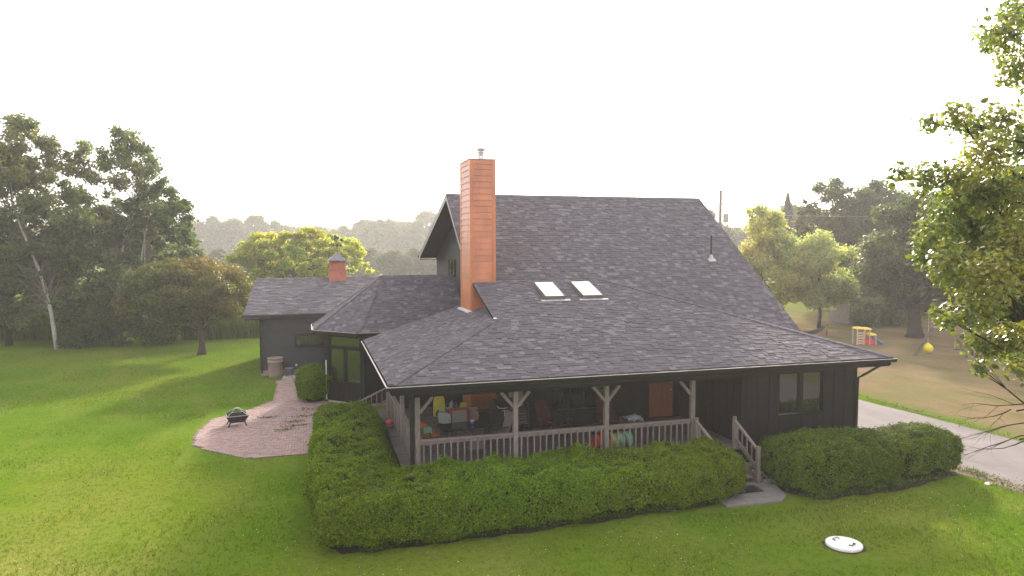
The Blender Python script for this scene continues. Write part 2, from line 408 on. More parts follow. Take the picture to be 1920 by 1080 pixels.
# ---------------------------------------------------------------- roof machinery
SHINGLE_POOL = []      # (distance, corner data) of candidate single shingles
def shingle_plane(o, u, v, poly, expo, rest, rng, pool=None, tab=(.13, .30), start=0.0):
    """tile the polygon (list of 3d points on plane through o with axes u (level) and v (up the slope))"""
    o, u, v = Vector(o), Vector(u).normalized(), Vector(v).normalized(); n = u.cross(v).normalized()
    if n.z < 0: n = -n
    P2 = [((Vector(p) - o).dot(u), (Vector(p) - o).dot(v)) for p in poly]
    vmin, vmax = min(p[1] for p in P2), max(p[1] for p in P2)
    def span(vv):
        vv = min(max(vv, vmin + 1e-4), vmax - 1e-4); c = []
        for k in range(len(P2)):
            a, b = P2[k], P2[(k + 1) % len(P2)]
            if (a[1] > vv) != (b[1] > vv): c.append(a[0] + (b[0] - a[0]) * (vv - a[1]) / (b[1] - a[1]))
        return (min(c), max(c)) if c else None
    k = 0; v0 = vmin + start
    while v0 < vmax - .01:
        v1 = min(v0 + expo, vmax); s0, s1 = span(v0), span(v1)
        if s0 and s1:
            x = min(s0[0], s1[0]) - rng.uniform(0, tab[1]); xe = max(s0[1], s1[1])
            jd = 0.0
            while x < xe:
                w = rng.uniform(*tab); a0, b0 = max(x, s0[0]), min(x + w - .004, s0[1]); a1, b1 = max(x, s1[0]), min(x + w - .004, s1[1])
                if b0 - a0 > .015 or b1 - a1 > .015:
                    if b0 < a0: a0 = b0 = (a0 + b0) / 2
                    if b1 < a1: a1 = b1 = (a1 + b1) / 2
                    raised = rng.random() < .5
                    t = rng.uniform(.017, .024) if raised else rng.uniform(.008, .012)
                    mi = rng.choices(range(5), (30, 28, 18, 14, 12))[0] if raised else rng.choices(range(5), (30, 24, 10, 34, 2))[0]
                    lo = rng.uniform(-.006, .006)
                    q = [o + u * a0 + v * (v0 + lo) + n * t, o + u * b0 + v * (v0 + lo) + n * t, o + u * b1 + v * (v1 + .02) + n * (t - .007), o + u * a1 + v * (v1 + .02) + n * (t - .007)]
                    r_ = [o + u * a0 + v * (v0 + lo) - n * .004, o + u * b0 + v * (v0 + lo) - n * .004]
                    item = (q, r_, mi, n)
                    if pool is not None and b0 - a0 > .12: pool.append(((q[0] - CAM).length, item))
                    else: add_shingle(rest, item)
                x += w
        v0 += expo
def add_shingle(mb, item):
    q, r_, mi, n = item; i = len(mb.v)
    b2, b3 = q[2] - n * .02, q[3] - n * .02
    mb.v += [tuple(p) for p in (*q, *r_, b2, b3)]
    for f in ((0, 1, 2, 3), (4, 5, 1, 0), (4, 0, 3, 7), (1, 5, 6, 2)): mb.f.append(tuple(i + k for k in f)); mb.m.append(mi)
def cap_row(parent, a, b, side1, side2, name, step=.19, single=True, lift=.03, half=.15):
    a, b = Vector(a), Vector(b); d = (b - a); L = d.length; d.normalize(); n = int(L / step); rest = MB()
    s1, s2 = Vector(side1), Vector(side2)
    rg = random.Random(int(L * 100))
    for k in range(n):
        p0 = a + d * (k * step - .0); p1 = a + d * ((k + 1) * step + .03); mi = rg.choice((0, 1, 1, 2, 3))
        mb = MB() if single else rest; z0, z1 = Vector((0, 0, lift + .012)), Vector((0, 0, lift))
        for s in (s1, s2):
            e0, e1 = p0 + s * half + z0, p1 + s * half + z1
            fs = [p0 + z0 + Vector((0, 0, .008)), e0, e1, p1 + z1 + Vector((0, 0, .008))]
            mb.face(fs, mi); mb.face([fs[1], fs[0], fs[0] - Vector((0, 0, .03)), fs[1] - Vector((0, 0, .03))], mi)
            mb.face([e1, e0, e0 - Vector((0, 0, .03)), e1 - Vector((0, 0, .03))], mi)
        if single: mb.build(name, SHM, parent)
    if not single: tag(rest.build(name, SHM, parent), kind="stuff")

EZ = 3.3; P1 = .324; P2s = .742; L = 16.4; YB = 7.35; YR = 12.13; ZR = 9.23
def zf(y): return EZ + P1 * y
def zm(y): return ZR - P2s * (YR - y)
house = thing("house", "large charcoal-sided house with grey shingled roofs and a wraparound porch", "house", (8, 6, 0))
decks = MB()
front_poly = [(.08, .08), (L - .08, .08), (L - YB, YB), (4.83, YB), (4.83, 7.2), (3.93, 7.2), (3.93, 3.93)]
FRONT = [(x, y, zf(y)) for x, y in front_poly]
MAIN = [(3.91, YB, zm(YB)), (L - YB, YB, zm(YB)), (16.33, 4.16, zm(4.16)), (16.33, YR, ZR), (3.91, YR, ZR)]
RIGHT = [(L - .08, .08, zf(.08)), (16.33, 4.16, zf(L - 16.33)), (L - YB, YB, zf(YB))]
LEFT = [(.08, .08, zf(.08)), (4.83, 4.83, zf(4.83)), (4.83, 9.53, zf(4.83)), (.08, 9.53, zf(.08))]
BACK = [(16.33, YR, ZR), (16.33, 20.26, 6.48), (3.91, 20.26, 6.48), (3.91, YR, ZR)]
BO = [(4.83, 12.1), (.05, 12.1), (-1.76, 13.87), (-1.76, 16.33), (.05, 18.1), (4.83, 18.1)]
AP = (1.33, 15.1, 5.58); RE = (4.83, 15.1, 5.58)
BAY = [[(*BO[0], EZ), (*BO[1], EZ), AP, RE], [(*BO[1], EZ), (*BO[2], EZ), AP], [(*BO[2], EZ), (*BO[3], EZ), AP], [(*BO[3], EZ), (*BO[4], EZ), AP], [(*BO[4], EZ), (*BO[5], EZ), RE, AP]]
for poly in [FRONT, MAIN, RIGHT, LEFT, BACK] + BAY:
    decks.slab(poly, .10 if poly is FRONT or poly is LEFT or poly is RIGHT else .15)
roof = decks.build("roof", SHB, house)
rest = MB(); rng = random.Random(21)
pool = []
shingle_plane((0, 0, EZ), (1, 0, 0), (0, 1, P1), FRONT, .143, rest, rng, pool)
shingle_plane((0, YB, zm(YB)), (1, 0, 0), (0, 1, P2s), MAIN, .143, rest, rng)
shingle_plane((L, 0, EZ), (0, 1, 0), (-1, 0, P1), RIGHT, .143, rest, rng)
shingle_plane((0, 0, EZ), (0, -1, 0), (1, 0, P1), LEFT, .143, rest, rng)
shingle_plane((0, 20.26, 6.48), (-1, 0, 0), (0, -1, (ZR - 6.48) / (20.26 - YR)), BACK, .143, rest, rng)
for k, poly in enumerate(BAY):
    a, b = Vector(poly[0]), Vector(poly[1]); u = (b - a).normalized(); h = Vector((-u.y, u.x, 0))
    ap = Vector(poly[2] if k != 4 else poly[3])
    if (ap - a).dot(h) < 0: h = -h
    run = (Vector((ap.x, ap.y, 0)) - Vector((a.x, a.y, 0))).dot(h); v = h * run + Vector((0, 0, ap.z - EZ))
    shingle_plane(a, u, v, poly, .143, rest, rng)
pool.sort(key=lambda t: t[0])
for dist, item in pool[:300]:
    b = MB(); add_shingle(b, item); b.build("shingle", SHM, roof)
for dist, item in pool[300:]: add_shingle(rest, item)
tag(rest.build("shingle_field", SHM, roof), kind="stuff")
hip = lambda t: (t, t, zf(t))
cap_row(roof, (.12, .12, zf(.12)), hip(3.95), (.85, -.5, .30 * -.5), (-.5, .85, .3 * -.5), "hip_shingle")
cap_row(roof, (L - .12, .12, zf(.12)), (L - YB, YB, zf(YB)), (-.85, -.5, -.15), (.5, .85, -.15), "hip_shingle")
cap_row(roof, (3.91, YR, ZR), (16.33, YR, ZR), (0, -1, -.72), (0, 1, -.33), "ridge_shingle", single=False, lift=.02)
cap_row(roof, AP, RE, (0, -1, -.74), (0, 1, -.74), "ridge_shingle", single=False, lift=.02)
for k in (1, 2, 3, 4):
    a = Vector((*BO[k], EZ)); dd = (Vector(AP) - a); t1 = (Vector((*BO[k - 1], EZ)) - a).normalized(); t2 = (Vector((*BO[k + 1], EZ)) - a).normalized()
    cap_row(roof, a, AP, t1 + Vector((0, 0, .12)), t2 + Vector((0, 0, .12)), "hip_shingle", single=(k == 2), half=.13)

# ---------------------------------------------------------------- house walls
def wall(p0, p1, z0, z1, openings, name, parent, material, batten=None, thick=.16, off=0.0, mats2=None):
    """vertical wall from p0 to p1 (plan), outside on the right-hand side when walking p0->p1; openings (a,b,zlo,zhi) along it"""
    p0, p1 = Vector((*p0, 0)), Vector((*p1, 0)); d = p1 - p0; LL = d.length; d.normalize(); n = Vector((d.y, -d.x, 0))
    us = sorted({0, LL, *[o[0] for o in openings], *[o[1] for o in openings]}); zs = sorted({z0, z1, *[o[2] for o in openings], *[o[3] for o in openings]})
    b = MB()
    for i in range(len(us) - 1):
        for j in range(len(zs) - 1):
            cu, cz = (us[i] + us[i + 1]) / 2, (zs[j] + zs[j + 1]) / 2
            if any(o[0] < cu < o[1] and o[2] < cz < o[3] for o in openings): continue
            b.face([p0 + d * us[i] + up * zs[j], p0 + d * us[i + 1] + up * zs[j], p0 + d * us[i + 1] + up * zs[j + 1], p0 + d * us[i] + up * zs[j + 1]])
            q = -n * thick
            b.face([p0 + d * us[i + 1] + up * zs[j] + q, p0 + d * us[i] + up * zs[j] + q, p0 + d * us[i] + up * zs[j + 1] + q, p0 + d * us[i + 1] + up * zs[j + 1] + q])
    for o in openings:
        c = [p0 + d * o[0] + up * o[2], p0 + d * o[1] + up * o[2], p0 + d * o[1] + up * o[3], p0 + d * o[0] + up * o[3]]
        for k in range(4): b.face([c[k], c[(k + 1) % 4], c[(k + 1) % 4] - n * thick, c[k] - n * thick])
    w = b.build(name, material, parent)
    if batten:
        x = batten * .5
        while x < LL - .05:
            segs = [(z0, z1)]
            for o in openings:
                if o[0] - .09 < x < o[1] + .09: segs = [s for s in ((z0, o[2] - .09), (o[3] + .09, z1)) if s[1] - s[0] > .05]
            for s in segs:
                bb = MB(); bb.obox(p0 + d * x + n * .009 + up * (s[0] + s[1]) / 2, d * .022, n * .009, up * (s[1] - s[0]) / 2); bb.build("batten", material, w)
            x += batten
    return w, d, n, p0
def window(parent, frame, panes, d, n, p0, mullions=(), trim=.07, name="window", depth=.05):
    a, b_, z0, z1 = frame; b = MB(); P = lambda u_, z_, o=0.0: p0 + d * u_ + up * z_ + n * o
    def member(u0, u1, za, zb, o0=-.07, o1=.03): b.obox(P((u0 + u1) / 2, (za + zb) / 2, (o0 + o1) / 2), d * (u1 - u0) / 2, up * (zb - za) / 2, n * (o1 - o0) / 2)
    member(a - trim, a, z0 - trim, z1 + trim); member(b_, b_ + trim, z0 - trim, z1 + trim); member(a, b_, z1, z1 + trim); member(a, b_, z0 - trim, z0, -.07, .06)
    for mu in mullions: member(*mu, -.06, .015)
    w = b.build(name, M['trim'], parent)
    for pa in panes:
        s = MB(); s.obox(P((pa[0] + pa[1]) / 2, (pa[2] + pa[3]) / 2, -depth), d * (pa[1] - pa[0]) / 2, up * (pa[3] - pa[2]) / 2, n * .006); s.build("pane", M['glass'], w)
        s = MB(); t = .03
        for (u0, u1, za, zb) in ((pa[0], pa[0] + t, pa[2], pa[3]), (pa[1] - t, pa[1], pa[2], pa[3]), (pa[0] + t, pa[1] - t, pa[2], pa[2] + t), (pa[0] + t, pa[1] - t, pa[3] - t, pa[3])):
            s.obox(P((u0 + u1) / 2, (za + zb) / 2, -depth + .02), d * (u1 - u0) / 2, up * (zb - za) / 2, n * .018)
        s.build("sash", M['trim'], w)
    return w

XW0, XW1, YW = 11.09, 15.47, .70
# bedroom wing front wall and its window
w_, d_, n_, p_ = wall((XW0, YW), (XW1, YW), .12, 3.12, [(1.36, 3.02, 1.57, 2.90)], "wall", house, M['siding'], .41)
window(house, (1.36, 3.02, 1.57, 2.90), [(1.37, 2.12, 1.58, 2.89), (2.26, 3.01, 1.58, 2.89)], d_, n_, p_, mullions=[(2.12, 2.26, 1.57, 2.90)])
wall((XW0, 4.6), (XW0, YW), .12, 3.12, [], "wall", house, M['siding'], .41)
wall((XW1, YW), (XW1, 20.0), .12, 3.4, [], "wall", house, M['siding'], .41)
# porch back wall with door and window
w_, d_, n_, p_ = wall((4.83, 4.6), (XW0, 4.6), .6, 3.12, [(5.06, 6.02, .73, 2.78), (1.35, 3.3, 1.25, 2.42)], "wall", house, M['siding'], .41)
window(house, (1.35, 3.3, 1.25, 2.42), [(1.36, 1.98, 1.26, 2.41), (2.03, 2.62, 1.26, 2.41), (2.67, 3.29, 1.26, 2.41)], d_, n_, p_, mullions=[(1.98, 2.03, 1.25, 2.42), (2.62, 2.67, 1.25, 2.42)])
db = MB(); db.box(9.885, 10.855, 4.63, 4.67, .70, 2.785)
for x0, x1, z0, z1 in ((9.99, 10.32, .9, 1.5), (10.42, 10.75, .9, 1.5), (9.99, 10.32, 1.62, 2.62), (10.42, 10.75, 1.62, 2.62)): db.box(x0, x1, 4.612, 4.63, z0, z1)
door = db.build("door", M['door'], house)
hb = MB(); hb.tube([(10.75, 4.63, 1.72), (10.75, 4.56, 1.72)], .018, 8); hb.lathe((10.75, 4.56, 1.70), [(.001, 0), (.03, .01), (.03, .035), (.001, .045)], 10); hb.build("handle", M['metal'], door)
# main left wall (behind chimney) with gable, porch left end wall
w_, d_, n_, p_ = wall((4.83, 9.5), (4.83, 4.6), .6, 4.7, [], "wall", house, M['siding'], .41)
wall((1.02, 8.72), (4.80, 8.72), .6, 3.03, [], 'wall', house, M['siding'], .41)
gw = MB(); gw.face([(4.83, 20.0, .2), (4.83, 4.6, .2), (4.83, 4.6, zm(4.6)), (4.83, YR, ZR - .16), (4.83, 20.0, 6.4)][::-1]); gw.v = [(x + .02, y, z) for x, y, z in gw.v]
gable = gw.build("gable_wall", M['siding_grey'], house)
z = 4.9
while z < 9.0:      # lap boards on the gable
    yb0 = YR - (ZR - .2 - z) / P2s if z > 5.0 else 8.9; yb1 = min(20.0, YR + (ZR - .2 - z) / .338); yb0 = max(yb0, 8.9) if z < 6.8 else yb0
    if yb1 - yb0 > .2:
        b = MB(); b.face([(4.815, yb1, z), (4.815, yb0, z), (4.838, yb0, z + .2), (4.838, yb1, z + .2)]); b.face([(4.815, yb0, z), (4.815, yb1, z), (4.84, yb1, z), (4.84, yb0, z)]); b.build("board", M['siding_grey'], gable)
    z += .19
gwn = MB()
for y0, y1 in ((14.75, 15.45), (15.5, 16.2)): 
    gwn.box(4.76, 4.83, y0 - .04, y0, 5.50, 6.34); gwn.box(4.76, 4.83, y1, y1 + .04, 5.50, 6.34); gwn.box(4.76, 4.83, y0, y1, 6.28, 6.34); gwn.box(4.76, 4.83, y0, y1, 5.50, 5.56)
gw_o = gwn.build("window", M['trim'], house)
for y0, y1 in ((14.75, 15.45), (15.5, 16.2)):
    b = MB(); b.box(4.785, 4.795, y0, y1, 5.56, 6.28); b.build("pane", M['glass'], gw_o)
wall((XW1, 20.0), (4.85, 20.0), .1, 6.35, [], 'wall', house, M['siding'])
# gable rake boards, soffit and back gutter
b = MB()
for (a, c) in (((3.91, YB - .1, zm(YB - .1)), (3.91, YR, ZR)), ((3.91, YR, ZR), (3.91, 20.26, 6.48))):
    a, c = Vector(a), Vector(c); b.face([a + Vector((-.012, 0, -.02)), c + Vector((-.012, 0, -.02)), c + Vector((-.012, 0, -.24)), a + Vector((-.012, 0, -.24))]); b.face([a + Vector((-.03, 0, 0)), c + Vector((-.03, 0, 0)), c + Vector((-.03, 0, -.06)), a + Vector((-.03, 0, -.06))])
b.build("rake_board", mat("pale_rake_trim", (.30, .28, .27), .4, .5, .15, 4), house)
b = MB(); b.box(3.93, 4.83, 19.9, 20.24, 6.24, 6.28); b.build("soffit", M['soffit'], house)
b = MB(); b.tube([(3.85, 20.32, 6.42), (16.3, 20.32, 6.42)], .07, 8); b.build("gutter", M['gutter'], house)

# bay walls
BI = [(4.7, 12.65), (.28, 12.65), (-1.21, 14.10), (-1.21, 16.10), (.28, 17.55), (4.7, 17.55)]
for k in range(5):
    a, c = BI[k + 1], BI[k]; LL = math.dist(a, c)
    if k == 1:
        op = (.18, LL - .16, .98, 3.0)
        w_, d_, n_, p_ = wall(a, c, .1, 3.2, [op], "wall", house, M['siding'], .36)
        mid = (op[0] + op[1]) / 2
        window(house, op, [(op[0], mid - .07, .98, 2.45), (mid + .07, op[1], .98, 2.45), (op[0], op[1], 2.56, 3.0)], d_, n_, p_, mullions=[(mid - .07, mid + .07, .98, 2.45), (op[0], op[1], 2.45, 2.56)], trim=.06)
    elif k == 2:
        op = (.3, LL - .3, .98, 3.0)
        w_, d_, n_, p_ = wall(a, c, .1, 3.2, [op], "wall", house, M['siding'], .36)
        window(house, op, [(op[0], op[1], .98, 2.45), (op[0], op[1], 2.56, 3.0)], d_, n_, p_, mullions=[(op[0], op[1], 2.45, 2.56)], trim=.06)
    else: wall(a, c, .1, 3.2, [], "wall", house, M['siding'], .36)
b = MB()
b.face([(x, y, 3.14) for x, y in BO]); b.v = [(x, y, z) for x, y, z in b.v]; b.build("soffit", M['soffit'], house)
# foundations
b = MB(); b.box(XW0 + .03, XW1 - .03, YW + .03, 20, -.1, .14); b.box(4.86, XW0, 4.65, 19.9, -.1, .62); b.build("foundation", M['found'], house)
b = MB(); b.slab([(x + (.03 if x < 0 else 0), y + (.03 if y < 13 else 0), .12) for x, y in BI], .2); b.build("foundation", M['found'], house)

# gutters: open channels along level eaves
def gutter(a, c, outn, name="gutter", ends=True):
    a, c, o = Vector(a), Vector(c), Vector(outn).normalized(); d = (c - a).normalized(); w = .115; h = .115; b = MB()
    def ext(pr, mi):
        for k in range(len(pr) - 1):
            p, q = pr[k], pr[k + 1]
            b.face([a + o * p[0] + up * p[1], c + o * p[0] + up * p[1], c + o * q[0] + up * q[1], a + o * q[0] + up * q[1]], mi)
    ext([(w, 0), (w, -.03), (w - .02, -.05), (w - .035, -h), (0, -h), (0, .0)], 0)
    ext([(w + .002, -.012), (w + .002, .004), (w - .022, .004)], 1)  # pale lip paints in the sky's bright reflection along the top edge
    ext([(w - .014, 0), (w - .03, -.05), (w - .045, -h + .012), (.006, -h + .012), (.006, 0)], 1)
    for p in (a, c): b.face([p + up * 0, p + o * w, p + o * (w - .035) - up * h, p - up * h], 0)
    return b.build(name, [M['gutter'], M['gutter_in']], house)
gutter((0.0, .115, EZ), (L, .115, EZ), (0, -1, 0))
gutter((.115, 0.115, EZ), (.115, 9.5, EZ), (-1, 0, 0))
for k in range(1, 4):
    a, c = Vector((*BO[k], EZ)), Vector((*BO[k + 1], EZ)); d = (c - a).normalized(); o = Vector((d.y, -d.x, 0))
    if o.dot(Vector((-1, 0, 0))) < -.1: o = -o
    gutter(a - o * .02, c - o * .02, o)
gutter((.05, 12.12, EZ), (3.0, 12.12, EZ), (0, -1, 0))
b = MB(); b.tube([(L - .25, .2, EZ - .1), (L - .3, .25, EZ - .18), (XW1 + .06, .50, EZ - .58), (XW1 - .04, .62, EZ - .68), (XW1 - .05, .64, .25)], .042, 8); b.build("downspout", M['gutter'], house)
b = MB(); b.tube([(-.05, 12.0, EZ - .1), (-.02, 12.1, EZ - .2), (.3, 12.58, EZ - .3), (.3, 12.58, .2)], .04, 8); b.build("downspout", M['gutter'], house)
b = MB(); b.box(-1.27, -1.23, 14.0, 14.07, .12, 1.9); b.build("downspout", mat("white_downspout", (.75, .72, .70), .4, .5, .1), house)
# fascia and porch ceiling
b = MB(); b.box(.14, L - .14, .125, .16, EZ - .22, EZ - .0); b.box(.125, .16, .14, 9.5, EZ - .22, EZ); b.build("fascia", M['trim'], house)
b = MB(); b.box(.15, XW0, .165, 4.6, 3.04, 3.07); b.box(.15, 4.83, 4.6, 9.45, 3.041, 3.071); b.box(XW0, L - .15, .165, YW, 3.042, 3.072); b.build("porch_ceiling", M['soffit'], house)
b = MB(); b.face([(0.1, 9.53, zf(.1) - .03), (4.83, 9.53, zf(4.83) - .03), (4.83, 9.53, zf(4.83) - .2), (.1, 9.53, zf(.1) - .2)]); b.v = [(x, y + .012, z) for x, y, z in b.v]; b.build("rake_board", M['trim'], house)

# skylights
sd = Vector((0, 1, P1)).normalized(); sn = Vector((0, -P1, 1)).normalized()
for x0, x1 in ((6.18, 6.93), (7.63, 8.40)):
    y0, y1 = 5.42, 6.78; Ls = (y1 - y0) * math.sqrt(1 + P1 * P1); o = Vector(((x0 + x1) / 2, (y0 + y1) / 2, zf((y0 + y1) / 2)))
    b = MB(); hw = (x1 - x0) / 2; t = .045
    for su in (-1, 1):
        b.obox(o + Vector((su * (hw - t / 2), 0, 0)) + sn * .06, Vector((t / 2, 0, 0)), sd * Ls / 2, sn * .08)
        b.obox(o + sd * su * (Ls / 2 - t / 2) + sn * .06, Vector((hw - t - .001, 0, 0)), sd * t / 2, sn * .079)
    s = b.build("skylight", mat("skylight_frame", (.16, .14, .13), .45, .5, .2), house)
    b = MB(); b.obox(o + sn * .128, Vector((hw - t * .8, 0, 0)), sd * (Ls / 2 - t * .8), sn * .008); b.build("pane", M['sky_glass'], s)
    b = MB(); b.obox(Vector(((x0 + x1) / 2, 5.30, zf(5.30))) + sn * .028, Vector((hw + .17, 0, 0)), sd * .06, sn * .004); b.build("flashing", M['flash'], s)
# plumbing vent
vz = zm(8.36)
b = MB(); b.tube([(14.64, 8.30, vz - .1), (14.64, 8.30, vz + .95)], .04, 10); vent = b.build("vent_pipe", M['black'], house)
b = MB(); b.lathe((14.64, 8.30, vz - .1), [(.11, .04), (.10, .07), (.055, .22), (.045, .25)], 14); b.obox((14.64, 8.22, zm(8.22) + .03), (.17, 0, 0), Vector((0, 1, P2s)).normalized() * .10, Vector((0, -P2s, 1)).normalized() * .005); b.build("flashing", M['flash'], vent)

# ---------------------------------------------------------------- chimney
CX0, CX1, CY0, CY1, CZ = 3.85, 4.83, 7.14, 8.93, 10.18
b = MB(); b.box(CX0 + .03, CX1 - .03, CY0 + .03, CY1 - .03, .5, CZ - .03)
cw = .13
for x, y in ((CX0, CY0), (CX1 - cw, CY0), (CX0, CY1 - cw), (CX1 - cw, CY1 - cw)): b.box(x, x + cw, y, y + cw, .72, CZ - .012)
b.box(CX0 + cw, CX1 - cw, CY0 + .004, CY0 + .03, CZ - .18, CZ - .013); b.box(CX0 + .004, CX0 + .03, CY0 + cw, CY1 - cw, CZ - .18, CZ - .013)
chim = b.build("chimney", M['orange'], house)
z = .75
while z < CZ - .2:
    t = min(z + .222, CZ - .18)
    b = MB(); x0, x1 = CX0 + cw + .003, CX1 - cw - .003
    b.face([(x0, CY0 + .004, z), (x1, CY0 + .004, z), (x1, CY0 + .026, t), (x0, CY0 + .026, t)]); b.face([(x1, CY0 + .004, z), (x0, CY0 + .004, z), (x0, CY0 + .03, z), (x1, CY0 + .03, z)]); b.build("board", M['orange'], chim)
    b = MB(); y0, y1 = CY0 + cw + .003, CY1 - cw - .003
    b.face([(CX0 + .004, y1, z), (CX0 + .004, y0, z), (CX0 + .026, y0, t), (CX0 + .026, y1, t)]); b.face([(CX0 + .004, y0, z), (CX0 + .004, y1, z), (CX0 + .03, y1, z), (CX0 + .03, y0, z)]); b.build("board", M['orange'], chim)
    z += .2265
b = MB(); b.box(CX0 - .02, CX1 + .02, CY0 - .02, CY1 + .02, CZ - .011, CZ + .02); b.build("cap", M['flash'], chim)
fx, fy = 4.42, 7.75
b = MB(); b.lathe((fx, fy, CZ), [(.14, .02), (.13, .05), (.115, .06), (.115, .30), (.19, .305), (.19, .325), (.10, .33), (.10, .37), (.15, .375), (.15, .43), (.19, .435), (.185, .46), (.06, .50), (.001, .505)], 20); b.build("flue", M['metal'], chim, True)
b = MB(); b.obox((CX0 - .06, (CY0 + CY1) / 2 - .05, zf(CX0) - .005), (.09, 0, .028), (0, .98, 0), (0, 0, .012)); b.obox(((CX0 + CX1) / 2, CY0 - .04, zf(CX0 + .4) + .01), (.5, 0, .162), (0, .05, 0), (0, 0, .012)); b.build("flashing", M['flash'], chim)
b = MB(); b.obox((3.95, 3.93, zf(3.93) + .035), (.05, .0, 0), (0, .03, .01), (0, 0, .012)); b.build("flashing", mat("pale_flashing", (.75, .73, .72), .5, .4, .1), house)

# ---------------------------------------------------------------- porch: deck, posts, railing, stairs
DZ = .72
b = MB(); b.box(.62, XW0, .42, 4.6, .42, .68); b.box(.62, 4.83, 4.6, 8.7, .421, .679)
for x in (1.0, 3.7, 6.5, 9.36): b.box(x - .07, x + .07, .5, .64, -.1, .42)
for y in (3.8, 8.4): b.box(.7, .84, y - .07, y + .07, -.1, .42)
deck = b.build("deck", M['trim'], house)
y = .35; k = 0
while y < 8.7:
    x1 = XW0 - .01 if y < 4.46 else 4.82
    b = MB(); b.box(.55 + rr.uniform(-.006, .006), x1, y, y + .134, .682, DZ + rr.uniform(-.002, .002)); b.build("plank", M['deck'], deck); y += .14
POSTS = [.9, 3.7, 6.5, 9.36]
def post(x, y, braces):
    b = MB(); b.box(x - .065, x + .065, y - .065, y + .065, DZ, 2.86); b.build_ = None
    p = b.build("porch_post", M['wood'], house)
    for dx, dy in braces:
        q = MB(); q.bar((x + dx * .06, y + dy * .06, 2.42), (x + dx * .42, y + dy * .42, 2.84), .09, .085); q.build("brace", M['wood'], p)
for i, x in enumerate(POSTS): post(x, .7, [(1, 0)] if i == 0 else ([(-1, 0)] if i == 3 else [(-1, 0), (1, 0)]))
post(.9, 4.05, []); post(.9, 8.45, []); 
b = MB(); b.box(.8, XW0, .62, .78, 2.86, 3.04); b.box(.82, .98, .78, 8.6, 2.861, 3.039); b.build("porch_beam", M['trim'], house)
b = MB(); b.box(.70, .82, .72, .82, .1, 2.98); b.build("downspout", M['gutter'], house)
def railing(a, c, z, nb, side, top=.94):
    a, c = Vector(a), Vector(c); d = (c - a).normalized(); sd_ = Vector((-d.y, d.x, 0)); b = MB()
    b.obox((a + c) / 2 + up * (z + top - .02), (c - a) / 2, sd_ * .07, up * .02)
    b.obox((a + c) / 2 + up * (z + top - .09), (c - a) / 2, sd_ * .02, up * .045)
    b.obox((a + c) / 2 + up * (z + .1), (c - a) / 2, sd_ * .02, up * .045)
    r_ = b.build("railing", M['woodh'] if abs(d.x) > .5 else M['woody'], house)
    for k in range(nb):
        p = a + (c - a) * ((k + .5) / nb); j = rr.uniform(-.006, .006)
        q = MB(); q.obox(p + d * j + sd_ * side * .042 + up * (z + .46), d * .019, sd_ * .019, up * .43); q.build("baluster", M['wood'], r_)
M['woody'] = mat("weathered_side_rail", (.20, .165, .152), .85, .2, .35, 5, bump=.4, bscale=40, stretch=(7, .8, 7))
for i in range(3): railing((POSTS[i] + .068, .7, 0), (POSTS[i + 1] - .068, .7, 0), DZ, 14, -1)
railing((.9, .768, 0), (.9, 3.98, 0), DZ, 16, 1); railing((.9, 4.12, 0), (.9, 8.38, 0), DZ, 21, 1)
# front steps
SX0, SX1 = 9.45, 10.62
b = MB()
for x in (SX0 + .03, (SX0 + SX1) / 2, SX1 - .03):
    b.face([(x - .02, .40, .68), (x - .02, .40, .42), (x - .02, -.82, 0), (x - .02, -.95, 0), (x - .02, -.95, .12), (x - .02, -.1, .62)]); b.face([(x + .02, .40, .68), (x + .02, -.1, .62), (x + .02, -.95, .12), (x + .02, -.95, 0), (x + .02, -.82, 0), (x + .02, .40, .42)])
stairs = b.build("stairs", M['woody'], house)
for k in range(3):
    z = .54 - .18 * k; yb = .33 - .34 * k
    for j in range(2):
        q = MB(); q.box(SX0, SX1, yb - .34 + j * .172, yb - .34 + j * .172 + .165, z - .038, z); q.build("tread", M['woodh'], stairs)
q = MB(); q.box(SX0, SX1, .36, .40, .5, .70); q.build("riser", M['woodh'], stairs)
def stair_rail(x, y0, z0, y1, z1, nb, cap=True):
    b = MB(); b.box(x - .05, x + .05, y0 - .05, y0 + .05, z0, z0 + .93); b.box(x - .052, x + .052, y1 - .052, y1 + .052, 0.0, z1 + 1.0)
    b.lathe((x, y0, z0 + .93), [(.05, 0), (.065, .03), (.06, .07), (.001, .09)], 10)
    b.bar((x, y0, z0 + .90), (x, y1 + .03, z1 + .90), .085, .05); b.bar((x, y0 - .04, z0 + .34), (x, y1 + .05, z1 + .34), .04, .12)
    r_ = b.build("stair_railing", M['wood'], house)
    for k in range(nb):
        t = (k + .7) / nb; yy = y0 + (y1 - y0) * t; zz = z0 + (z1 - z0) * t
        q = MB(); q.box(x - .018, x + .018, yy - .018, yy + .018, zz + .30, zz + .88); q.build("baluster", M['wood'], r_)
stair_rail(SX1 + .0, .34, DZ, -.86, .12, 5); stair_rail(SX0 - .03, .55, DZ, -.86, .12, 5)
# side steps at the far end of the porch
b = MB()
for k in range(3):
    b.box(.28 - .3 * k - .02, .54 - .3 * k, 7.35, 8.40, .50 - .18 * k, .54 - .18 * k)
b.build("stairs", M['woodh'], house)
b = MB(); b.bar((.86, 8.42, 1.62), (-.55, 8.42, .98), .09, .045); b.bar((.86, 8.42, 1.12), (-.5, 8.42, .42), .04, .1); b.box(-.58, -.48, 8.37, 8.47, 0, 1.0); r_ = b.build("stair_railing", M['wood'], house)
for k in range(6):
    q = MB(); x = .68 - .2 * k; zz = 1.62 - (.86 - x) * .454; q.box(x - .018, x + .018, 8.40, 8.436, zz - .55, zz - .02); q.build("baluster", M['wood'], r_)

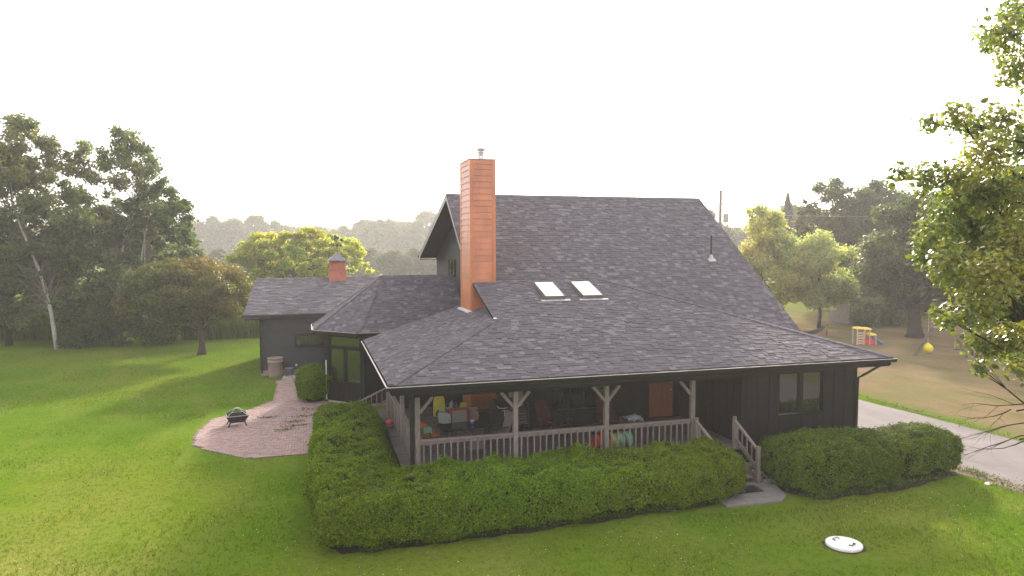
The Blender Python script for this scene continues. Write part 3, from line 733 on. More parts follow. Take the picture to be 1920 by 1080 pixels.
# ---------------------------------------------------------------- garage with cupola
garage = thing("garage", "low charcoal garage with lap siding and shingled gable roof behind the house", "garage", (-.5, 25, 0))
GX0, GX1, GY0, GY1, GE, GZ = -4.52, 4.2, 21.65, 29.1, 3.02, 5.10
w_, d_, n_, p_ = wall((GX0, GY0), (GX1, GY0), .3, 3.05, [(1.85, 3.3, 1.52, 2.16)], "wall", garage, M['siding_grey'])
z = .32
while z < 3.0:
    for x0, x1 in (((GX0 + .1, GX1),) if z + .19 < 1.45 or z > 2.2 else ((GX0 + .1, -2.75), (-1.14, GX1))):
        b = MB(); b.face([(x0, GY0 - .022, z), (x1, GY0 - .022, z), (x1, GY0 - .002, z + .19), (x0, GY0 - .002, z + .19)]); b.face([(x1, GY0 - .022, z), (x0, GY0 - .022, z), (x0, GY0, z), (x1, GY0, z)]); b.build("board", M['siding_grey'], w_)
    z += .185
window(garage, (1.85, 3.3, 1.52, 2.16), [(1.86, 3.29, 1.53, 2.15)], d_, n_, p_, trim=.08)
wall((GX0, GY1), (GX0, GY0), .3, 3.05, [], "wall", garage, M['siding_grey']); wall((GX1, GY1), (GX0, GY1), .3, 3.05, [], "wall", garage, M['siding_grey'])
b = MB(); b.face([(GX0 - .01, GY0, 3.0), (GX0 - .01, GY1, 3.0), (GX0 - .01, 25.35, 5.0)]); b.build("gable_wall", M['siding_grey'], garage)
b = MB(); b.box(GX0 + .03, GX1, GY0 + .03, GY1 - .03, -.1, .32); b.build("foundation", M['found'], garage)
b = MB(); b.box(GX0 - .02, GX0 + .1, GY0 - .03, GY0 + .1, .3, 3.05); b.build("corner_board", M['trim'], garage)
b = MB(); b.tube([(GX0 + .08, GY0 - .45, 3.18), (GX0 + .08, GY0 - .08, 2.9), (GX0 + .08, GY0 - .08, .15)], .045, 8); b.build("downspout", M['gutter'], garage)
GF = [(-5.32, 21.1, 3.36), (4.0, 21.1, 3.36), (4.0, 25.35, GZ), (-4.92, 25.35, GZ)]; GB = [(-4.92, 25.35, GZ), (4.0, 25.35, GZ), (4.0, 29.6, 3.36), (-5.32, 29.6, 3.36)]
b = MB(); b.slab(GF, .14); b.slab(GB, .14); groof = b.build("roof", SHB, garage)
rest = MB(); shingle_plane(GF[0], (1, 0, 0), (0, 4.25, GZ - 3.36), GF, .143, rest, rng, tab=(.2, .4)); shingle_plane(GB[3], (-1, 0, 0), (0, -4.25, GZ - 3.36), GB, .2, rest, rng, tab=(.3, .6))
tag(rest.build("shingle_field", SHM, groof), kind="stuff")
cap_row(groof, GF[3], GF[2], (0, -1, -.42), (0, 1, -.42), "ridge_shingle", single=False, lift=.02)
b = MB(); b.box(-5.35, 1.0, 21.0, 21.1, 3.22, 3.345); b.build("gutter", M['gutter'], garage)
b = MB(); b.face([(-5.335, 21.1, 3.345), (-4.935, 25.35, GZ - .02), (-4.935, 25.35, GZ - .2), (-5.335, 21.1, 3.17)]); b.build("rake_board", M['trim'], garage)
b = MB(); b.box(-5.25, 3.9, 21.15, 21.64, 3.1, 3.13); b.build("soffit", M['soffit'], garage)
cu = MB(); cx, cy = -.28, 25.35; cu.box(cx - .50, cx + .50, cy - .50, cy + .50, 4.7, 5.55); cu.box(cx - .52, cx + .52, cy - .52, cy + .52, 5.55, 5.60)
cu.box(cx - .40, cx + .40, cy - .40, cy + .40, 5.60, 6.13)
for s1 in (-1, 1):
    for s2 in (-1, 1): cu.box(cx + s1 * .42 - .05, cx + s1 * .42 + .05, cy + s2 * .42 - .05, cy + s2 * .42 + .05, 5.60, 6.13)
for k in range(5): cu.obox((cx, cy - .41, 5.66 + k * .1), (.36, 0, 0), (0, .012, 0), (0, .02, .04)); cu.obox((cx - .41, cy, 5.66 + k * .1), (0, .36, 0), (.012, 0, 0), (.02, 0, .04))
cup = cu.build("cupola", M['cupola'], garage)
b = MB(); b.face([(cx - .60, cy - .60, 6.13), (cx + .60, cy - .60, 6.13), (cx + .60, cy + .60, 6.13), (cx - .60, cy + .60, 6.13)][::-1])
cs = [(cx - .60, cy - .60, 6.13), (cx + .60, cy - .60, 6.13), (cx + .60, cy + .60, 6.13), (cx - .60, cy + .60, 6.13)]
for k in range(4): b.face([cs[k], cs[(k + 1) % 4], (cx, cy, 6.60)])
b.build("cupola_roof", mat("cupola_metal", (.14, .13, .15), .45, .5, .2), cup)
b = MB(); b.tube([(cx, cy, 6.58), (cx, cy, 7.62)], .016, 6); b.tube([(cx - .22, cy, 7.02), (cx + .22, cy, 7.02)], .01, 6); b.tube([(cx, cy - .22, 7.0), (cx, cy + .22, 7.0)], .01, 6)
for dx, dy in ((-.24, 0), (.24, 0), (0, -.24), (0, .24)): b.box(cx + dx - .04, cx + dx + .04, cy + dy - .012, cy + dy + .012, 6.97, 7.07)
b.bar((cx - .3, cy, 7.36), (cx + .3, cy, 7.36), .02, .02); b.obox((cx + .27, cy, 7.36), (.07, 0, 0), (0, .01, 0), (0, 0, .08))
b.obox((cx - .02, cy, 7.48), (.13, 0, 0), (0, .015, 0), (.03, 0, .07)); b.obox((cx - .12, cy, 7.60), (.05, 0, .02), (0, .015, 0), (0, 0, .07)); b.build("weathervane", M['black'], cup)

# ---------------------------------------------------------------- leafy things
def leaf_colors(rng, n, P, base, var=.25, clumpf=1.0, clumpv=.25, yellow=.0, seed=0):
    c = np.array(base)[None, :] * (1 + var * rng.normal(size=(n, 1))) * (1 + clumpv * snoise(P, clumpf, seed))[:, None]
    hue = rng.normal(size=n) * .12 + yellow * snoise(P, clumpf * .6, seed + 9)
    c[:, 0] *= 1 + hue; c[:, 2] *= 1 - hue * .6
    return np.clip(c, .004, .6)

def hedge_surface(boxes, dens, seed, amp=.09, inset=0.0):
    rng = np.random.default_rng(seed); PP, NN = [], []
    for (cx, cy, a, b2, h, n, rz) in boxes:
        c = h * .5; A = np.array([4 * a * b2, 4 * a * h, 4 * b2 * h]) ; tot = A[0] + 2 * (A[1] * .5) + 2 * (A[2] * .5)
        N = int(tot * dens); f = rng.choice(5, N, p=np.array([A[0], A[1] / 2, A[1] / 2, A[2] / 2, A[2] / 2]) / tot); u = rng.uniform(-1, 1, (N, 2)); p = np.zeros((N, 3))
        for k, (ax, sg) in enumerate(((2, 1), (1, -1), (1, 1), (0, -1), (0, 1))):
            s = f == k; o = [i for i in range(3) if i != ax]; p[s, ax] = sg; p[s, o[0]] = u[s, 0]; p[s, o[1]] = u[s, 1]
        ex = np.array([n * 2.2, n, n])
        ax_ = np.array([a, b2, c]); nn_ = n
        q = np.abs(p); m_ = np.minimum(1.0, (1.1 if n == 2 else 0.55) / ax_)      # corner radius about half a metre
        core = 1 - m_
        loc = np.sign(p) * np.minimum(q, core); dlt = (q - np.minimum(q, core)) / m_
        r_ = np.maximum((dlt ** 2.4).sum(1) ** (1 / 2.4), 1e-6); dlt = dlt / np.maximum(r_, 1)[:, None]
        p2 = (np.abs(loc) + dlt * m_) * np.sign(p)
        nrm = unit(np.sign(p) * np.maximum(dlt, 0) ** 1.4 + 1e-6)
        W = p2 * ax_ * (1 - inset / ax_); W[:, 2] += c
        cr, sr = math.cos(rz), math.sin(rz)
        Wx = W[:, 0] * cr - W[:, 1] * sr + cx; Wy = W[:, 0] * sr + W[:, 1] * cr + cy
        Nx = nrm[:, 0] * cr - nrm[:, 1] * sr; Ny = nrm[:, 0] * sr + nrm[:, 1] * cr
        Wp = np.stack([Wx, Wy, W[:, 2]], 1); Nw = np.stack([Nx, Ny, nrm[:, 2]], 1)
        dsp = amp * (snoise(Wp, 1.7, seed) * .8 + snoise(Wp, 5.0, seed + 1) * .6 + snoise(Wp, 14., seed + 2) * .42)
        hole = snoise(Wp, 9., seed + 3) + .6 * snoise(Wp, 22., seed + 4); dsp = np.maximum(dsp - .16 * np.clip(-hole - .55, 0, 1), -.13)
        Wp = Wp + Nw * dsp[:, None]
        PP.append(Wp); NN.append(Nw)
    P, N = np.concatenate(PP), np.concatenate(NN)
    # drop what lies well inside another box
    keep = np.ones(len(P), bool); s0 = 0
    for i, Wp in enumerate(PP):
        for j, (cx, cy, a, b2, h, n, rz) in enumerate(boxes):
            if i == j: continue
            dx, dy = Wp[:, 0] - cx, Wp[:, 1] - cy; cr, sr = math.cos(-rz), math.sin(-rz)
            lx, ly = dx * cr - dy * sr, dx * sr + dy * cr
            keep[s0:s0 + len(Wp)] &= ~((np.abs(lx) < a - .45) & (np.abs(ly) < b2 - .45) & (Wp[:, 2] < h - .35))
        s0 += len(Wp)
    keep &= P[:, 2] > .03
    return P[keep], N[keep]

def hedge(name, label, boxes, seed, base=(.100, .156, .007), dens=1900, leaf=.055, group=None, amp=.105):
    cxm = sum(b_[0] for b_ in boxes) / len(boxes); cym = sum(b_[1] for b_ in boxes) / len(boxes)
    t = thing(name, label, "hedge", (cxm, cym, 0), 0, group)
    rng = np.random.default_rng(seed + 50)
    core = MB()
    for (cx, cy, a, b2, h, n, rz) in boxes:
        cr, sr = math.cos(rz), math.sin(rz)
        i0 = len(core.v); nu = 28; prof = [(.80, .02), (.88, .25), (.88, .6), (.80, .86), (.5, .93)]
        for fr, fz in prof:
            for k in range(nu):
                th = 2 * math.pi * k / nu; e = .38; X = math.copysign(abs(math.cos(th)) ** e, math.cos(th)); Y = math.copysign(abs(math.sin(th)) ** e, math.sin(th))
                k_ = .72 if n == 2 else 1.0; x = X * k_ * (a - .12 - (1 - fr) * .9); y_ = Y * k_ * (b2 - .12 - (1 - fr) * .9); core.v.append((cx + x * cr - y_ * sr, cy + x * sr + y_ * cr, (h - .06) * fz))
        for j in range(len(prof) - 1):
            for k in range(nu): core.f.append((i0 + j * nu + k, i0 + j * nu + (k + 1) % nu, i0 + (j + 1) * nu + (k + 1) % nu, i0 + (j + 1) * nu + k)); core.m.append(0)
        core.f.append(tuple(i0 + (len(prof) - 1) * nu + k for k in range(nu))); core.m.append(0)
    core.build("branches", M['core'], t)  # solid dark hull in place of branches, added to block light
    P, N = hedge_surface(boxes, dens, seed, amp)
    P = P - N * np.abs(rng.normal(size=len(P)))[:, None] * .045
    V = leaf_quads(P, N + np.array([0, 0, .25]), np.full(len(P), leaf), rng, .62, .42)
    # sprigs that poke out of the clipped surface
    k = rng.choice(len(P), len(P) // 14); P2_ = P[k] + N[k] * rng.uniform(.01, .10, (len(k), 1)) + rng.normal(size=(len(k), 3)) * .012
    V2 = leaf_quads(P2_, rng.normal(size=P2_.shape), np.full(len(P2_), leaf), rng, .5, .5)
    C1 = leaf_colors(rng, len(P), P, base, .36, 1.1, .10, .08, seed); C2 = leaf_colors(rng, len(P2_), P2_, [x * 1.25 for x in base], .2, 1.1, .15, .15, seed)
    me = quad_mesh("foliage", np.concatenate([V, V2]), M['hedge_leaf'], np.concatenate([C1, C2]))
    o = link_obj("foliage", me, t, True); tag(o, kind="stuff"); return t

hedge("hedge", "long clipped L-shaped green hedge around the front and left of the porch",
      [(-.78, 2.6, 1.12, 5.0, 1.34, 4, 0), (.6, -1.22, 2.5, 1.27, 1.35, 4, 0), (3.2, -1.15, 2.8, 1.18, 1.33, 4, .02), (6.2, -1.02, 2.6, 1.12, 1.31, 4, .02), (8.15, -1.02, 1.55, 1.05, 1.28, 4, .03)], 31)
hedge("hedge", "clipped boxy green hedge under the bedroom window beside the front steps",
      [(12.55, -1.28, 1.65, 1.05, 1.36, 4, .0), (13.6, -1.15, 1.1, 1.0, 1.30, 4, 0)], 33, base=(.084, .128, .010))
hedge("hedge", "rounded green hedge at the house corner next to the driveway",
      [(15.5, -1.12, 1.6, .92, 1.34, 4, .05), (16.3, -1.0, 1.1, .85, 1.26, 4, .1)], 35, base=(.088, .134, .010))
hedge("round_bush", "round clipped green bush beside the brick path and bay window", [(-1.80, 14.6, .80, .95, 1.75, 2, .3)], 37, base=(.084, .138, .009), dens=1500, leaf=.06)

def grow_tree(name, label, base, H, tr, crowns, nleaf, leaf, base_col, seed, bark='bark', lean=(0, 0), group=None, nclump=60, trunk_to=.75, cat="tree", leafmat='leaf', csize=(.16, .30), yellow=.15, forks=1, clumps_xyz=None, squash=.8, limb_r=.35, droop=0.0, shell=.45, taper=.45):
    """local coordinates, base at origin. crowns: list of (cx,cy,cz,rx,ry,rz)"""
    t = thing(name, label, cat, base, 0, group); rng = np.random.default_rng(seed); r = random.Random(seed)
    if not clumps_xyz: nleaf = int(nleaf * 2.3); nclump = int(nclump * 1.7); leaf *= 1.18
    cl = []
    if clumps_xyz: cl = [(Vector(c[:3]), c[3]) for c in clumps_xyz]
    else:
        vol = [c[3] * c[4] * c[5] for c in crowns]
        for k in range(nclump):
            c = r.choices(crowns, vol)[0]
            while True:
                q = Vector((r.uniform(-1, 1), r.uniform(-1, 1), r.uniform(-1, 1)))
                if .25 < q.length <= 1: break
            q = q.normalized() * (q.length ** .55)
            tp = (1 - taper * max(0, q.z) ** 1.3) * r.uniform(.88, 1.12)
            cl.append((Vector((c[0] + q.x * c[3] * tp, c[1] + q.y * c[4] * tp, c[2] + q.z * c[5] * r.uniform(.92, 1.06))), r.uniform(*csize) * 1.12 * (c[3] + c[4] + c[5]) / 3))
    tm = MB(); trunks = []; lb = MB()
    for fk in range(forks):
        off = Vector((r.uniform(-.25, .25), r.uniform(-.25, .25), 0)) * (forks > 1) * tr * 4
        ln = Vector((lean[0] + (r.uniform(-.16, .16) if forks > 1 else 0), lean[1] + (r.uniform(-.1, .1) if forks > 1 else 0), 0))
        hh = H * trunk_to * r.uniform(.85, 1.05); pts, rad = [], []
        for s in range(9):
            u = s / 8; pts.append(off + ln * (hh * u) + Vector((math.sin(u * 5 + seed + fk) * .035 * H * u, math.cos(u * 4 + seed) * .03 * H * u, hh * u - .1)))
            rad.append(tr * (1 - u * .82) * (1.35 if s == 0 else 1.0))
        tm.tube(pts, rad, 9); trunks.append((pts, rad))
    for c, cr in cl[:int(nclump * .4) if not clumps_xyz else len(cl)]:
        pts, rad = r.choice(trunks)
        cand = [i for i in range(2, 9) if pts[i].z < c.z - .1 * H * trunk_to] or [2]
        best = r.choice(cand[-3:]); a = pts[best].lerp(pts[min(8, best + 1)], r.random()); ra = min(rad[best] * .42, tr * limb_r)
        mid_ = (a + c) / 2 + Vector((r.uniform(-.12, .12), r.uniform(-.12, .12), r.uniform(-.04, .14))) * (c - a).length
        lb.tube([a, a.lerp(mid_, .5) + Vector((0, 0, .03)) * (c - a).length, mid_, mid_.lerp(c, .55), c], [ra, ra * .7, ra * .5, ra * .3, max(.004, ra * .1)], 5, cap=False)
        for s_ in range(3):
            e = c + Vector((r.uniform(-1, 1), r.uniform(-1, 1), r.uniform(-.6, .8))) * cr; lb.tube([mid_.lerp(c, .6), (c + e) / 2 + Vector((r.uniform(-.1, .1), r.uniform(-.1, .1), .05)) * cr, e], [ra * .22, ra * .12, .003], 4, cap=False)
    lb.build("limbs", M['bark'] if bark != 'birch' or clumps_xyz else M['limb'], t, True, world_coords=False)
    tm.build("trunk", M[bark], t, True, world_coords=False)
    w = np.array([c[1] ** 2 for c in cl]); w /= w.sum(); idx = rng.choice(len(cl), nleaf, p=w)
    Cc = np.array([tuple(c[0]) for c in cl])[idx]; Cr = np.array([c[1] for c in cl])[idx][:, None]
    dirs = unit(rng.normal(size=(nleaf, 3))); rad = rng.uniform(0, 1, (nleaf, 1)) ** shell
    P = Cc + dirs * rad * Cr * np.array([1, 1, squash]); P[:, 2] -= droop * (np.linalg.norm(dirs[:, :2] * rad, axis=1) ** 2) * Cr[:, 0]
    P += rng.normal(size=P.shape) * leaf * .4
    ok = P[:, 2] > .05; P, dirs = P[ok], dirs[ok]
    V = leaf_quads(P, dirs * .5 + np.array([0, 0, .6]), np.full(len(P), leaf), rng, .65, .7)
    col = leaf_colors(rng, len(P), P, base_col, .2, 1.6 / max(1, H * .12), .14, yellow, seed)
    me = quad_mesh("crown", V, M[leafmat], col); o = link_obj("crown", me, t); tag(o, kind="stuff")
    return t

def copy_thing(src, loc, rz, sc, label, group=None):
    n = src.copy(); COL.objects.link(n); n.location = loc; n.rotation_euler = (0, 0, rz); n.scale = sc; n["label"] = label
    if group: n["group"] = group
    for ch in src.children:
        c = ch.copy(); COL.objects.link(c); c.parent = n
    return n

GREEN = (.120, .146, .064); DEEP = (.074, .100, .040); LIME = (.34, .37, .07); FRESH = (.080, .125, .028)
# birch and poplar clump on the left
grow_tree("birch_tree", "tall hazy birch at the far left with a pale trunk leaning left", (-18.6, 36.3, 0), 16.4, .17, [(-2.2, 2, 9.6, 4.3, 3.4, 6.4), (-1.6, 2, 4.8, 4.6, 3.2, 3.6)], 14500, .19, GREEN, 101, 'birch', (-.20, .10), nclump=165, csize=(.06, .155), taper=.38, shell=.62)
grow_tree("birch_tree", "tallest broad birch in the clump right of the leaning trunk", (-15.4, 37.4, 0), 16.2, .2, [(.2, 2, 10.0, 4.1, 3.2, 5.9), (.3, 1, 5.0, 4.6, 3.2, 3.8)], 14500, .19, GREEN, 102, 'birch', (.01, .06), nclump=165, forks=2, csize=(.06, .155), taper=.38, shell=.62)
grow_tree("birch_tree", "shorter birch at the right edge of the left clump", (-12.9, 37.2, 0), 12.4, .15, [(.4, 1, 7.8, 3.0, 2.6, 4.3), (.8, 0, 3.8, 3.4, 2.6, 2.6)], 10500, .21, (.058, .094, .022), 103, 'birch', (.04, .02), nclump=110, forks=2, csize=(.07, .165), taper=.38, shell=.62)
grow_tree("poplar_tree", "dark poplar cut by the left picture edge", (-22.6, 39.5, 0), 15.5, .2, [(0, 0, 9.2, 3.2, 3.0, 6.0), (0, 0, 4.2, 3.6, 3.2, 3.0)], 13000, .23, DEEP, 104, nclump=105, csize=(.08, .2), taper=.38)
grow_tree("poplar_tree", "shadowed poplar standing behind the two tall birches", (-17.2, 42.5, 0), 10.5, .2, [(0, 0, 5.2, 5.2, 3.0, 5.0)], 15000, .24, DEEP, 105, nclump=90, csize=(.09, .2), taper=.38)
def shrub(label, base, rx, ry, h, n, leaf, col, seed, group=None, cat="shrub"):
    return grow_tree("shrub", label, base, h, .05, [(0, 0, h * .45, rx, ry, h * .5)], n, leaf, col, seed, nclump=26, forks=3, csize=(.22, .4), group=group, cat=cat, trunk_to=.6)
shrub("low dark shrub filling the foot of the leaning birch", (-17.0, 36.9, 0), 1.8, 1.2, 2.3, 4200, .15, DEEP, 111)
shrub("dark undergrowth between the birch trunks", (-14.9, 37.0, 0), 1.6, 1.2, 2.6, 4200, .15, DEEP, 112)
shrub("leafy shrub at the right foot of the birch clump", (-12.4, 36.8, 0), 1.3, 1.0, 2.2, 3600, .14, FRESH, 113)
shrub("green shrubs behind the leaning birch at the far left", (-23.0, 44.0, 0), 3.2, 1.6, 3.0, 5200, .2, FRESH, 114)
shrub("pale bush glimpsed beyond the birch clump", (-14.5, 50.0, 0), 3.4, 1.6, 2.4, 4200, .22, (.11, .15, .035), 115)
# maple on the lawn
grow_tree("maple_tree", "small round-headed reddish-green maple standing alone on the left lawn", (-8.75, 31.0, 0), 6.6, .19, [(-.75, .3, 4.2, 4.0, 3.4, 2.0), (-2.6, 0, 3.2, 2.2, 2.0, 1.2), (1.6, 0, 3.6, 2.0, 2.0, 1.3)], 26000, .125, (.096, .110, .032), 121, nclump=130, trunk_to=.55, forks=2, csize=(.13, .24), yellow=.28, squash=.6, lean=(-.02, 0), taper=.25)
# honey locust behind the garage
grow_tree("locust_tree", "bright yellow-green locust spreading behind the garage roof", (-2.5, 50.5, 0), 8.8, .22, [(-.3, 0, 6.3, 5.6, 3.6, 2.4), (-3.6, 0, 5.2, 3.0, 2.8, 1.9), (3.8, -.5, 5.0, 2.4, 2.4, 1.6)], 24000, .19, LIME, 131, nclump=110, squash=.5, forks=2, csize=(.10, .19), yellow=.1, leafmat='leaf_bright', taper=.2)
# hazy tree line behind
FARG = "hazy trees in the far tree line"
FC = (.085, .105, .055)
f0 = grow_tree("far_tree", "hazy round-crowned tree just right of the birch clump", (-37.5, 265.4, 0), 17.6, .4, [(0, 0, 10, 8.0, 7.2, 7.8), (0, 0, 5, 9, 7.6, 4.8)], 9000, .72, FC, 141, nclump=60, group=FARG, csize=(.12, .24), leafmat='leaf_bright')
f1 = grow_tree("far_tree", "hazy open-crowned tree above the left end of the garage roof", (-20.9, 269.8, 0), 18.6, .4, [(0, 0, 11, 8.0, 7.2, 7.6), (0, 0, 5, 9, 7.6, 4.8)], 8500, .72, FC, 142, nclump=55, group=FARG, csize=(.10, .22), leafmat='leaf_bright')
f2 = grow_tree("far_tree", "broad hazy tree rising right of the cupola", (24.5, 256.7, 0), 17.8, .4, [(0, 0, 9.8, 9.8, 8, 8.0), (0, 0, 5, 10.8, 8, 4.8)], 11000, .72, FC, 143, nclump=70, group=FARG, csize=(.12, .24), leafmat='leaf_bright')
spots = [(-46.1, 267.9, f1, .88, "hazy tree half hidden behind the right birch"), (-28.9, 263.0, f2, 1.0, "hazy tree third from the left in the far row"), (-14.4, 277.0, f0, .95, "hazy tree behind the left part of the locust crown"), (-6.5, 292.9, f2, .88, "hazy tree directly above the locust crown's middle"), (2.1, 281.3, f1, .80, "hazy tree behind the right part of the locust crown"), (10.1, 270.0, f0, .83, "hazy tree straight behind the weathervane"), (18.2, 267.7, f1, .92, "hazy tree first to the right of the weathervane"), (33.6, 263.3, f2, .97, "hazy tree midway between cupola and steep gable"), (37.9, 243.7, f0, .90, "hazy tree touching the left gable eave"), (46.5, 277.8, f1, 1.15, "lone taller hazy crown beside the gable peak"), (53.0, 275.9, f0, .93, "hazy tree partly hidden by the gable overhang"), (-61.6, 258.8, f0, 1.0, "hazy tree seen through the gap between the tall birches"), (-82.6, 255.3, f2, 1.0, "hazy tree behind the poplar at the left edge")]
for k, (x, y, s_, sc, lb_) in enumerate(spots): copy_thing(s_, (x, y, 0), 1.1 * k + .7, (sc * 1.05, sc * 1.05, sc), lb_, FARG)
HR = [-34, -27, -21, -15.5, -10, -4.5, 1, 6, 11, 16, 21, 26]
for k, x in enumerate(HR): copy_thing((f0, f2)[k % 2], (x, 138 + (k % 3) * 4, 0), .9 * k, (.42, .42, .36), ("first", "second", "third", "fourth", "fifth", "sixth", "seventh", "eighth", "ninth", "tenth", "eleventh", "twelfth")[k] + " low bush from the left in the misty hedgerow", "bushes of the misty hedgerow")
# right-hand trees
grow_tree("ash_tree", "light yellow-green tree beside the steep roof on the right", (36.6, 35.6, 0), 10.6, .2, [(0, 0, 7.3, 2.9, 2.7, 3.2), (.6, -1.0, 4.8, 3.8, 3.0, 3.4)], 19000, .2, (.40, .42, .19), 151, nclump=90, csize=(.13, .25), leafmat='leaf_bright')
grow_tree("ash_tree", "lower light green tree drooping over the hammock", (39.3, 31.4, 0), 7.8, .17, [(0, 0, 4.9, 3.3, 2.8, 3.0)], 15000, .18, (.39, .415, .185), 152, nclump=70, csize=(.15, .28), leafmat='leaf_bright')
grow_tree("oak_tree", "tall mid-green tree with pointed top right of the light tree", (53.0, 46.5, 0), 14.6, .3, [(0, 0, 9.8, 3.6, 3.2, 4.8), (0, 0, 6.0, 5.0, 4.0, 4.4)], 19000, .26, (.090, .118, .042), 153, nclump=160, csize=(.09, .19), shell=.6)
grow_tree("oak_tree", "mid-height green tree between the pointed tree and the dark full tree", (56.4, 45.0, 0), 12.8, .28, [(0, 0, 6.8, 4.4, 3.6, 6.0)], 14000, .26, (.085, .112, .042), 163, nclump=110, csize=(.10, .2), shell=.6)
grow_tree("oak_tree", "dark full tree behind the play tower, third from the roof", (59.6, 46.5, 0), 14.6, .3, [(0, 0, 8.0, 5.6, 4.0, 6.4)], 15000, .28, (.068, .092, .034), 154, nclump=110, csize=(.10, .2), shell=.6)
grow_tree("oak_tree", "big dark tree with a thick trunk above the swing set", (42.0, 24.2, 0), 11.0, .62, [(.6, .5, 6.6, 4.6, 4.0, 4.2), (.2, 0, 3.6, 3.6, 3.2, 1.8)], 20000, .2, (.068, .094, .033), 155, nclump=120, trunk_to=.5, csize=(.11, .21), shell=.6)
grow_tree("oak_tree", "dark tree behind the near birch branches at the right", (63.0, 39.5, 0), 14.2, .3, [(0, 0, 7.4, 5.6, 4.6, 6.4)], 14000, .28, (.068, .094, .034), 156, nclump=110, csize=(.10, .2), shell=.6)
grow_tree("oak_tree", "dark tree at the far right edge behind the near branches", (70.0, 36.0, 0), 13.5, .3, [(0, 0, 7.0, 5.6, 4.6, 6.2)], 12000, .28, (.045, .070, .024), 157, nclump=65, csize=(.13, .27))
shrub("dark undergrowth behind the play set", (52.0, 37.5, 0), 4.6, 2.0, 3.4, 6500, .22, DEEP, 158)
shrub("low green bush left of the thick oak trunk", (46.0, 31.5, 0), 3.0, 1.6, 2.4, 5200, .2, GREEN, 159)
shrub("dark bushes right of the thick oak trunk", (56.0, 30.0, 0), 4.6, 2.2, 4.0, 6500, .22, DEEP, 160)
copy_thing(f2, (101.0, 132.0, 0), 2.0, (1.0, 1.0, .66), "pale hazy tree between utility pole and light tree", FARG)
copy_thing(f0, (90.0, 100.0, 0), 2.6, (1.0, 1.0, .82), "hazy tree filling the gap behind the light green tree", FARG)
copy_thing(f1, (84.0, 128.0, 0), 3.0, (1.0, 1.0, .85), "hazy tree behind the steep roof edge", FARG)
# spruce
sp = thing("spruce_tree", "small dark spruce tip above the light green tree", "tree", (69.7, 75.8, 0)); rng2 = np.random.default_rng(170)
b = MB(); b.tube([(0, 0, -.1), (0, 0, 14.0)], [.22, .02], 8); b.build("trunk", M['bark'], sp, True, world_coords=False)
n = 6500; hgt = rng2.uniform(.08, 1, n) ** .8; tier = (np.floor(hgt * 17) + .5) / 17; rad = (1 - hgt) ** .8 * 3.6 * rng2.uniform(.25, 1, n) ** .5 * (1 - .35 * ((hgt * 17) % 1)); th = rng2.uniform(0, 6.283, n)
P = np.stack([rad * np.cos(th), rad * np.sin(th), hgt * 15.2 - rad * .22], 1)
me = quad_mesh("crown", leaf_quads(P, np.stack([np.cos(th), np.sin(th), np.full(n, .8)], 1), np.full(n, .34), rng2, .4, .4), M['leaf'], leaf_colors(rng2, n, P, (.028, .045, .024), .2, 1, .1))
tag(link_obj("crown", me, sp), kind="stuff")
# far woods, one mass
rngw = np.random.default_rng(180); n = 26000; ang = rngw.uniform(-.75, 1.35, n); dd = rngw.uniform(440, 500, n); hh = 17 + 3.0 * np.sin(ang * 31) + 1.4 * np.sin(ang * 83 + 1) + rngw.normal(size=n) * .5
P = np.stack([CAM.x + np.sin(ang) * dd, CAM.y + np.cos(ang) * dd, rngw.uniform(0, 1, n) * hh], 1)
me = quad_mesh("far_woods", leaf_quads(P, np.tile([0, -.6, .6], (n, 1)), np.full(n, 3.2), rngw, .8, .6), M['leaf'], leaf_colors(rngw, n, P, (.05, .072, .028), .2, .08, .2))
tag(link_obj("far_woods", me), "far hazy woods along the horizon behind everything", "woods", kind="stuff")
# tall grass bank behind the maple
rngt = np.random.default_rng(190); n = 15000
def blades(n, cx, cy, rx, ry, h, w, rng, base_col, name, label, cat, shape=None):
    a = rng.uniform(0, 6.283, n); r_ = np.sqrt(rng.uniform(0, 1, n)); x = cx + rx * r_ * np.cos(a); y = cy + ry * r_ * np.sin(a)
    hh = h * rng.uniform(.6, 1.1, n) * (1 - .25 * r_ ** 4); th = rng.uniform(0, 6.283, n); lx, ly = rng.normal(size=n) * .18 * hh, rng.normal(size=n) * .18 * hh
    bx, by = np.cos(th) * w, np.sin(th) * w; z0 = np.zeros(n)
    V = np.stack([np.stack([x - bx, y - by, z0], 1), np.stack([x + bx, y + by, z0], 1), np.stack([x + lx * .5 + bx * .7, y + ly * .5 + by * .7, hh * .6], 1), np.stack([x + lx, y + ly, hh], 1)], 1)
    P = V[:, 3]; me = quad_mesh(name, V, M['grass_blade'], leaf_colors(rng, n, P, base_col, .2, .9, .12, .1))
    return tag(link_obj(name, me), label, cat, kind="stuff")
blades(15000, -7.6, 40.2, 3.8, 1.7, 1.75, .035, rngt, (.115, .170, .028), "tall_grass", "bank of tall bright green grass behind the maple", "tall grass")
blades(9000, -24, 44, 7.5, 2.0, 1.2, .04, rngt, (.10, .145, .028), "tall_grass", "rough tall grass at the far left field edge", "tall grass")
blades(16000, -8, 62, 16, 5.0, 1.5, .06, rngt, (.12, .165, .035), "tall_grass", "pale meadow grass beyond the garage and locust", "tall grass")

